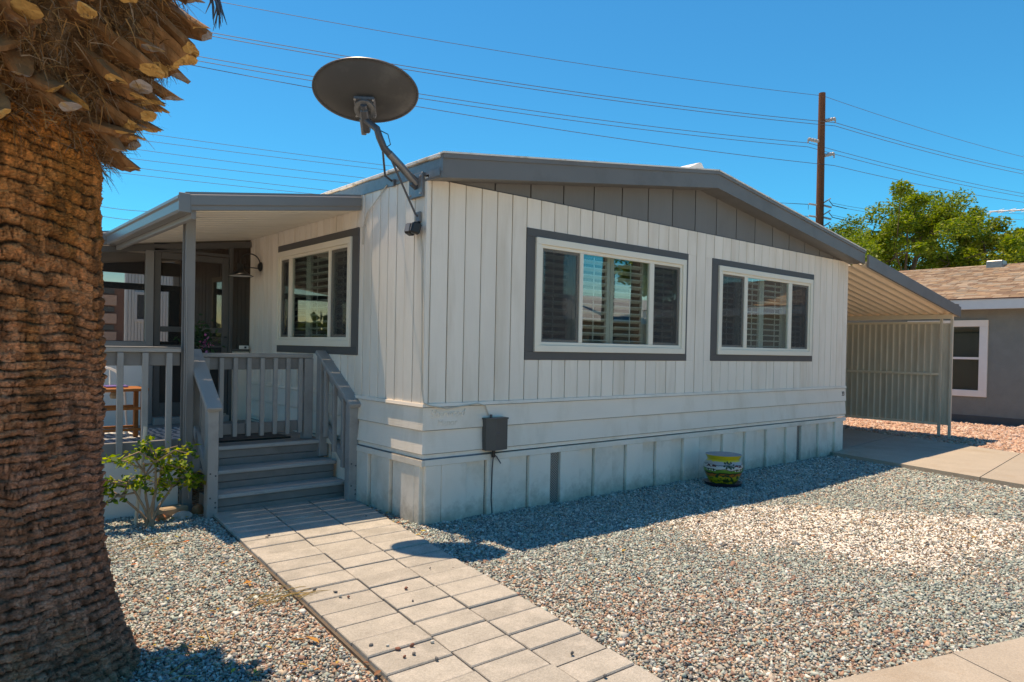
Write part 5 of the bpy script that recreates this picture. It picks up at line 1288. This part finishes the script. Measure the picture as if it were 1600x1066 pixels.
# ------------------------------------------------------------------ gravel: real stones
ph_ = (1 + 5 ** .5) / 2
ICV = np.array([(-1, ph_, 0), (1, ph_, 0), (-1, -ph_, 0), (1, -ph_, 0), (0, -1, ph_), (0, 1, ph_), (0, -1, -ph_), (0, 1, -ph_), (ph_, 0, -1), (ph_, 0, 1), (-ph_, 0, -1), (-ph_, 0, 1)]) / math.sqrt(1 + ph_ ** 2)
ICF = np.array([(0, 11, 5), (0, 5, 1), (0, 1, 7), (0, 7, 10), (0, 10, 11), (1, 5, 9), (5, 11, 4), (11, 10, 2), (10, 7, 6), (7, 1, 8), (3, 9, 4), (3, 4, 2), (3, 2, 6), (3, 6, 8), (3, 8, 9), (4, 9, 5), (2, 4, 11), (6, 2, 10), (8, 6, 7), (9, 8, 1)])
CBV = np.array([(-1, -1, -1), (1, -1, -1), (1, 1, -1), (-1, 1, -1), (-1, -1, 1), (1, -1, 1), (1, 1, 1), (-1, 1, 1)]) * .62
CBF = np.array([(3, 2, 1), (3, 1, 0), (4, 5, 6), (4, 6, 7), (0, 1, 5), (0, 5, 4), (1, 2, 6), (1, 6, 5), (2, 3, 7), (2, 7, 6), (3, 0, 4), (3, 4, 7)])
def stones(P, S, col, seed, chip=True):
    r = np.random.default_rng(seed); n = len(P); BV, BF = (CBV, CBF) if chip else (ICV, ICF); nv = len(BV)
    q = r.normal(size=(n, 4)); q /= np.linalg.norm(q, axis=1)[:, None]; w, x, y, z = q.T
    Rm = np.stack([np.stack([1-2*(y*y+z*z), 2*(x*y-z*w), 2*(x*z+y*w)], -1), np.stack([2*(x*y+z*w), 1-2*(x*x+z*z), 2*(y*z-x*w)], -1), np.stack([2*(x*z-y*w), 2*(y*z+x*w), 1-2*(x*x+y*y)], -1)], 1)
    ax = np.stack([r.uniform(.8, 1.45, n), r.uniform(.65, 1.0, n), r.uniform(.45, .8, n)], -1)
    V = (BV[None] + r.uniform(-.36, .36, (n, nv, 3)) * (1 if chip else .4)) * ax[:, None, :] * S[:, None, None]
    V = np.einsum('nij,nkj->nki', Rm, V); V[..., 2] *= .85; V += P[:, None, :]
    F = BF[None] + (np.arange(n) * nv)[:, None, None]
    return V.reshape(-1, 3), F.reshape(-1, 3), np.repeat(col, nv, axis=0)
def inpoly(x, y, poly):
    c_ = np.zeros(len(x), bool); n = len(poly); j = n - 1
    for i in range(n):
        xi, yi = poly[i]; xj, yj = poly[j]
        c_ ^= ((yi > y) != (yj > y)) & (x < (xj - xi) * (y - yi) / (yj - yi + 1e-12) + xi); j = i
    return c_
PAL = 1.18 * np.array([(.215, .285, .255), (.295, .37, .33), (.39, .455, .41), (.60, .585, .54), (.25, .11, .07), (.40, .20, .11), (.38, .30, .23), (.47, .37, .27), (.075, .085, .095), (.14, .16, .17), (.27, .25, .21)])
WB = np.array([.19, .20, .16, .07, .03, .035, .065, .055, .095, .07, .03])
WR = np.array([.06, .07, .05, .13, .15, .12, .13, .10, .07, .06, .06])
def colours(x, y, r):
    n = len(x); red = np.clip(1.25 - np.hypot(x + 1.9, y + 2.2) / 1.9, 0, .9) + np.clip(.9 - np.hypot(x - .2, y + 3.0) / 1.6, 0, .6); red = np.clip(red + .35 * (vnoise(x * 1.6 + 7, y * 1.6, 31) - .5), 0, .9)
    cum = np.cumsum(WB); cum2 = np.cumsum(WR); u = r.uniform(0, 1, n); use = r.uniform(0, 1, n) < red
    i1 = np.searchsorted(cum / cum[-1], u); i2 = np.searchsorted(cum2 / cum2[-1], u); c_ = PAL[np.where(use, i2, i1)]
    # real patch of white marble chips
    dxp, dyp = x - 2.75, y + 2.18; ca, sa = .78, -.62
    e = np.hypot((dxp * ca + dyp * sa) / 1.6, (-dxp * sa + dyp * ca) / .95) + .5 * (vnoise(x * 2.2, y * 2.2, 41) - .5)
    wh = r.uniform(0, 1, n) < np.clip((1.15 - e) * 1.3, 0, .56)
    brn = (r.uniform(0, 1, n) < np.clip((1.2 - e) * 1.5, 0, .7)) & ~wh
    c_ = np.where(brn[:, None], np.array([(.30, .17, .10), (.46, .34, .22), (.16, .13, .11), (.40, .26, .15)])[r.integers(0, 4, n)], c_)
    c_ = np.where(wh[:, None], np.array([.80, .75, .67]), c_)
    g_ = np.array([.345, .36, .335]); c_ = np.where(wh[:, None], c_, g_ + (c_ - g_) * .72)
    return c_ * r.uniform(.8, 1.22, n)[:, None]
def scatter(poly, sp, smin, smax, seed, zoff=0.0):
    r = np.random.default_rng(seed); pa = np.array(poly); lo = pa.min(0); hi = pa.max(0)
    gx_, gy_ = np.meshgrid(np.arange(lo[0], hi[0], sp), np.arange(lo[1], hi[1], sp)); x = gx_.ravel() + r.uniform(-.5, .5, gx_.size) * sp; y = gy_.ravel() + r.uniform(-.5, .5, gx_.size) * sp
    k = inpoly(x, y, poly); x, y = x[k], y[k]; S = r.uniform(smin, smax, len(x)) * np.exp(r.normal(0, .22, len(x))) * np.where(r.uniform(0, 1, len(x)) < .06, 1.5, 1)
    # the path, trunk and pot stay clear
    Tt = (1.27 - y) / 4.2; L0 = -1.235 - .425 * Tt; R0 = .02 - .68 * Tt; ed = .012 * (vnoise(y * 9, x * 3, 17) - .5)
    clear = (x > L0 - .004 + ed) & (x < R0 + .004 + ed * 2) & (y < 1.30)
    clear |= np.hypot(x - PC.x, y - PC.y) < .50
    clear |= np.hypot(x - 3.58, y + .42) < .16
    x, y, S = x[~clear], y[~clear], S[~clear]
    z = r.uniform(-.008, .004, len(x)) + zoff + .012 * (vnoise(x * 3, y * 3, 51) - .4)
    return np.stack([x, y, z], -1), S, colours(x, y, r)
def add_gravel(label, polys, seed):
    Ps, Ss, Ks = zip(*[scatter(p, sp, a, b, seed + i) for i, (p, sp, a, b) in enumerate(polys)])
    V, F, K = stones(np.concatenate(Ps), np.concatenate(Ss), np.concatenate(Ks), seed)
    o = link('gravel', np_mesh('gravel', V, F, M_stones, K)); tag(o, label, 'gravel', None, 'stuff')
    return len(F)
add_gravel('multicoloured gravel yard right of the paver path with a patch of white chips',
    [([(-.25, 0.05), (-.5, -1.0), (-.9, -2.4), (-1.3, -3.9), (-.3, -3.32), (.0, -3.40), (1.3, -3.80), (2.6, -4.2), (2.6, -.0)], .0135, .0067, .0117),
     ([(2.6, -.0), (2.6, -4.15), (4.4, -4.4), (4.4, -.0)], .0160, .0081, .0130), ([(4.4, -.0), (4.4, -3.9), (5.75, -3.9), (6.83, -.0)], .021, .011, .016),
     ([(-.0, 1.28), (.02, 1.28), (.0, 0.05), (-.25, 0.02)], .017, .008, .013)], 100)
add_gravel('multicoloured gravel left of the paver path around the palm trunk',
    [([(-1.22, 1.3), (-1.4, 1.62), (-2.6, 1.62), (-2.9, .2), (-2.6, -.9), (-2.2, -2.6), (-1.55, -2.9), (-1.6, -2.0), (-1.24, 1.25)], .0135, .0067, .0117)], 200)
# pink gravel beyond the driveway
pk = scatter([(10.0, 1.3), (10.2, 6.0), (14.4, 6.0), (14.4, -5), (8.6, -5), (8.9, -2.0)], .045, .022, .034, 300)
r_ = np.random.default_rng(5); pc_ = np.array([(.58, .38, .28), (.50, .30, .22), (.62, .46, .36), (.40, .23, .17), (.55, .42, .36)])[r_.integers(0, 5, len(pk[0]))] * r_.uniform(.8, 1.2, len(pk[0]))[:, None]
tl = (pk[0][:, 0] < 9.9 + (pk[0][:, 1]) * .33); pc_[tl] = pk[2][tl]
V, F, K = stones(pk[0], pk[1], pc_, 301)
tag(link('gravel', np_mesh('gravel', V, F, M_stones, K)), 'pinkish gravel strip between the driveway and the grey house', 'gravel', None, 'stuff')
# loose pebbles on the path
pbs = [(-1.37, -.99, 'dark'), (-1.29, -1.09, 'dark'), (-1.27, -1.21, 'red'), (-1.30, -1.17, 'white'), (-1.49, -1.86, 'dark'), (-1.43, -1.91, 'white'), (-1.41, -1.97, 'red'), (-1.43, -2.06, 'red'), (-1.38, -2.06, 'dark'), (-1.34, -1.98, 'red'), (-1.24, -2.0, 'white'), (-1.02, -1.48, 'dark'), (-1.33, -2.17, 'dark'), (-.94, -1.28, 'red'), (-.62, -1.05, 'dark'), (-.80, -2.5, 'dark'), (-.85, -2.75, 'dark'), (-1.13, .30, 'dark'), (-1.16, .26, 'dark'), (-.27, .42, 'dark')]
pbs.sort(key=lambda q: -q[1]); cnt = {}
NTH = ('first', 'second', 'third', 'fourth', 'fifth', 'sixth', 'seventh', 'eighth', 'ninth', 'tenth', 'eleventh', 'twelfth')
for i, (x, y, kd) in enumerate(pbs):
    nth = NTH[cnt.get(kd, 0)]; cnt[kd] = cnt.get(kd, 0) + 1
    c_ = {'dark': (.13, .13, .13), 'red': (.24, .10, .07), 'white': (.6, .57, .5)}[kd]
    V, F, K = stones(np.array([(x, y, .034)]), np.array([random.uniform(.009, .014)]), np.array([c_]), 400 + i, False)
    o = link('pebble', np_mesh('pebble', V, F, M_stones, K)); tag(o, {'dark': 'dark grey', 'red': 'reddish', 'white': 'whitish'}[kd] + ' pebble on the paver path, ' + nth + ' of its colour from the steps', 'pebble', kd + ' pebbles on the path')
# dry leaves and straws
def dry_leaf(x, y, z, s, col, seed):
    r = random.Random(seed); a = r.uniform(0, 6.28); d = Vector((math.cos(a), math.sin(a), 0)); w_ = Vector((-d.y, d.x, 0)); c_ = Vector((x, y, z))
    vs_ = [c_ - d * s, c_ - d * s * .3 + w_ * s * .4 + Vector((0, 0, s * .35)), c_ + d * s * .4 + w_ * s * .35 + Vector((0, 0, s * .45)), c_ + d * s + Vector((0, 0, s * .3)), c_ + d * s * .4 - w_ * s * .35 + Vector((0, 0, s * .25)), c_ - d * s * .3 - w_ * s * .4 + Vector((0, 0, s * .2)), c_ + Vector((0, 0, s * .08))]
    V = np.array([tuple(q) for q in vs_]); F = np.array([(0, 1, 6), (1, 2, 6), (2, 3, 6), (3, 4, 6), (4, 5, 6), (5, 0, 6)])
    return V, F, np.tile(np.array(col), (7, 1))
bigl = [(-1.67, -1.62, .045, (.42, .20, .05), 'curled orange dry leaf on the gravel near the path edge'), (-1.72, -1.58, .035, (.36, .17, .05), 'smaller dry leaf touching the curled orange leaf'),
        (-1.62, -.62, .03, (.45, .20, .04), 'orange dry leaf on the gravel midway along the path'), (-1.85, -.55, .03, (.40, .20, .06), 'orange dry leaf on the gravel nearer the palm trunk'), (-1.93, -.95, .025, (.42, .25, .08), 'yellowish dry leaf beside the palm base')]
for i, (x, y, s, c_, lab) in enumerate(bigl):
    V, F, K = dry_leaf(x, y, .02, s, c_, 60 + i); tag(link('dry_leaf', np_mesh('dry_leaf', V, F, M_dryleaf, K)), lab, 'leaf')
Vs, Fs, Ks = [], [], []; o = 0; r_ = random.Random(12)
def sprinkle(n, fx_):
    global o
    for i in range(n):
        x, y = fx_(); V, F, K = dry_leaf(x, y, .016, r_.uniform(.010, .024), [c_ * r_.uniform(.7, 1.2) for c_ in r_.choice([(.42, .16, .03), (.45, .28, .06), (.30, .12, .05)])], r_.randrange(9999)); Vs.append(V); Fs.append(F + o); Ks.append(K); o += 7
sprinkle(26, lambda: (r_.uniform(-.16, .0), r_.uniform(.25, .8))); sprinkle(40, lambda: (r_.uniform(-1.62, -1.25), r_.uniform(1.28, 1.5)))
sprinkle(60, lambda: (r_.uniform(-2.3, -1.5), r_.uniform(-2.4, 1.0))); sprinkle(70, lambda: (r_.uniform(-.5, 4.0), r_.uniform(-3.3, -1.0))); sprinkle(12, lambda: (r_.uniform(-.26, -.12), r_.uniform(-.3, .2)))
tag(link('leaf_litter', np_mesh('leaf_litter', np.concatenate(Vs), np.concatenate(Fs), M_dryleaf, np.concatenate(Ks))), 'small orange dry leaves scattered over the gravel', 'leaf litter', None, 'stuff')
st = MB()
for i in range(70):
    if i < 26: x, y = r_.uniform(-1.75, -1.45), r_.uniform(-1.05, -.85); a = r_.uniform(-.3, .5)
    elif i < 48: x, y = r_.uniform(-2.25, -1.85), r_.uniform(.2, .75); a = r_.uniform(-.6, .8)
    else: x, y = r_.uniform(-2.35, -1.9), r_.uniform(-2.3, -1.3); a = r_.uniform(0, 3)
    ln = r_.uniform(.06, .22); p = Vector((x, y, .022)); d = Vector((math.cos(a), math.sin(a) , 0)); st.tube([p, p + d * ln * .5 + Vector((0, 0, .012)), p + d * ln], [.0022, .002, .001], 4)
tag(st.build('dry_straw', mat('straw', (.42, .28, .10), .8, .2, 20, bump=0), None), 'thin dry straws and frond fibres lying on the gravel', 'straw', None, 'stuff')
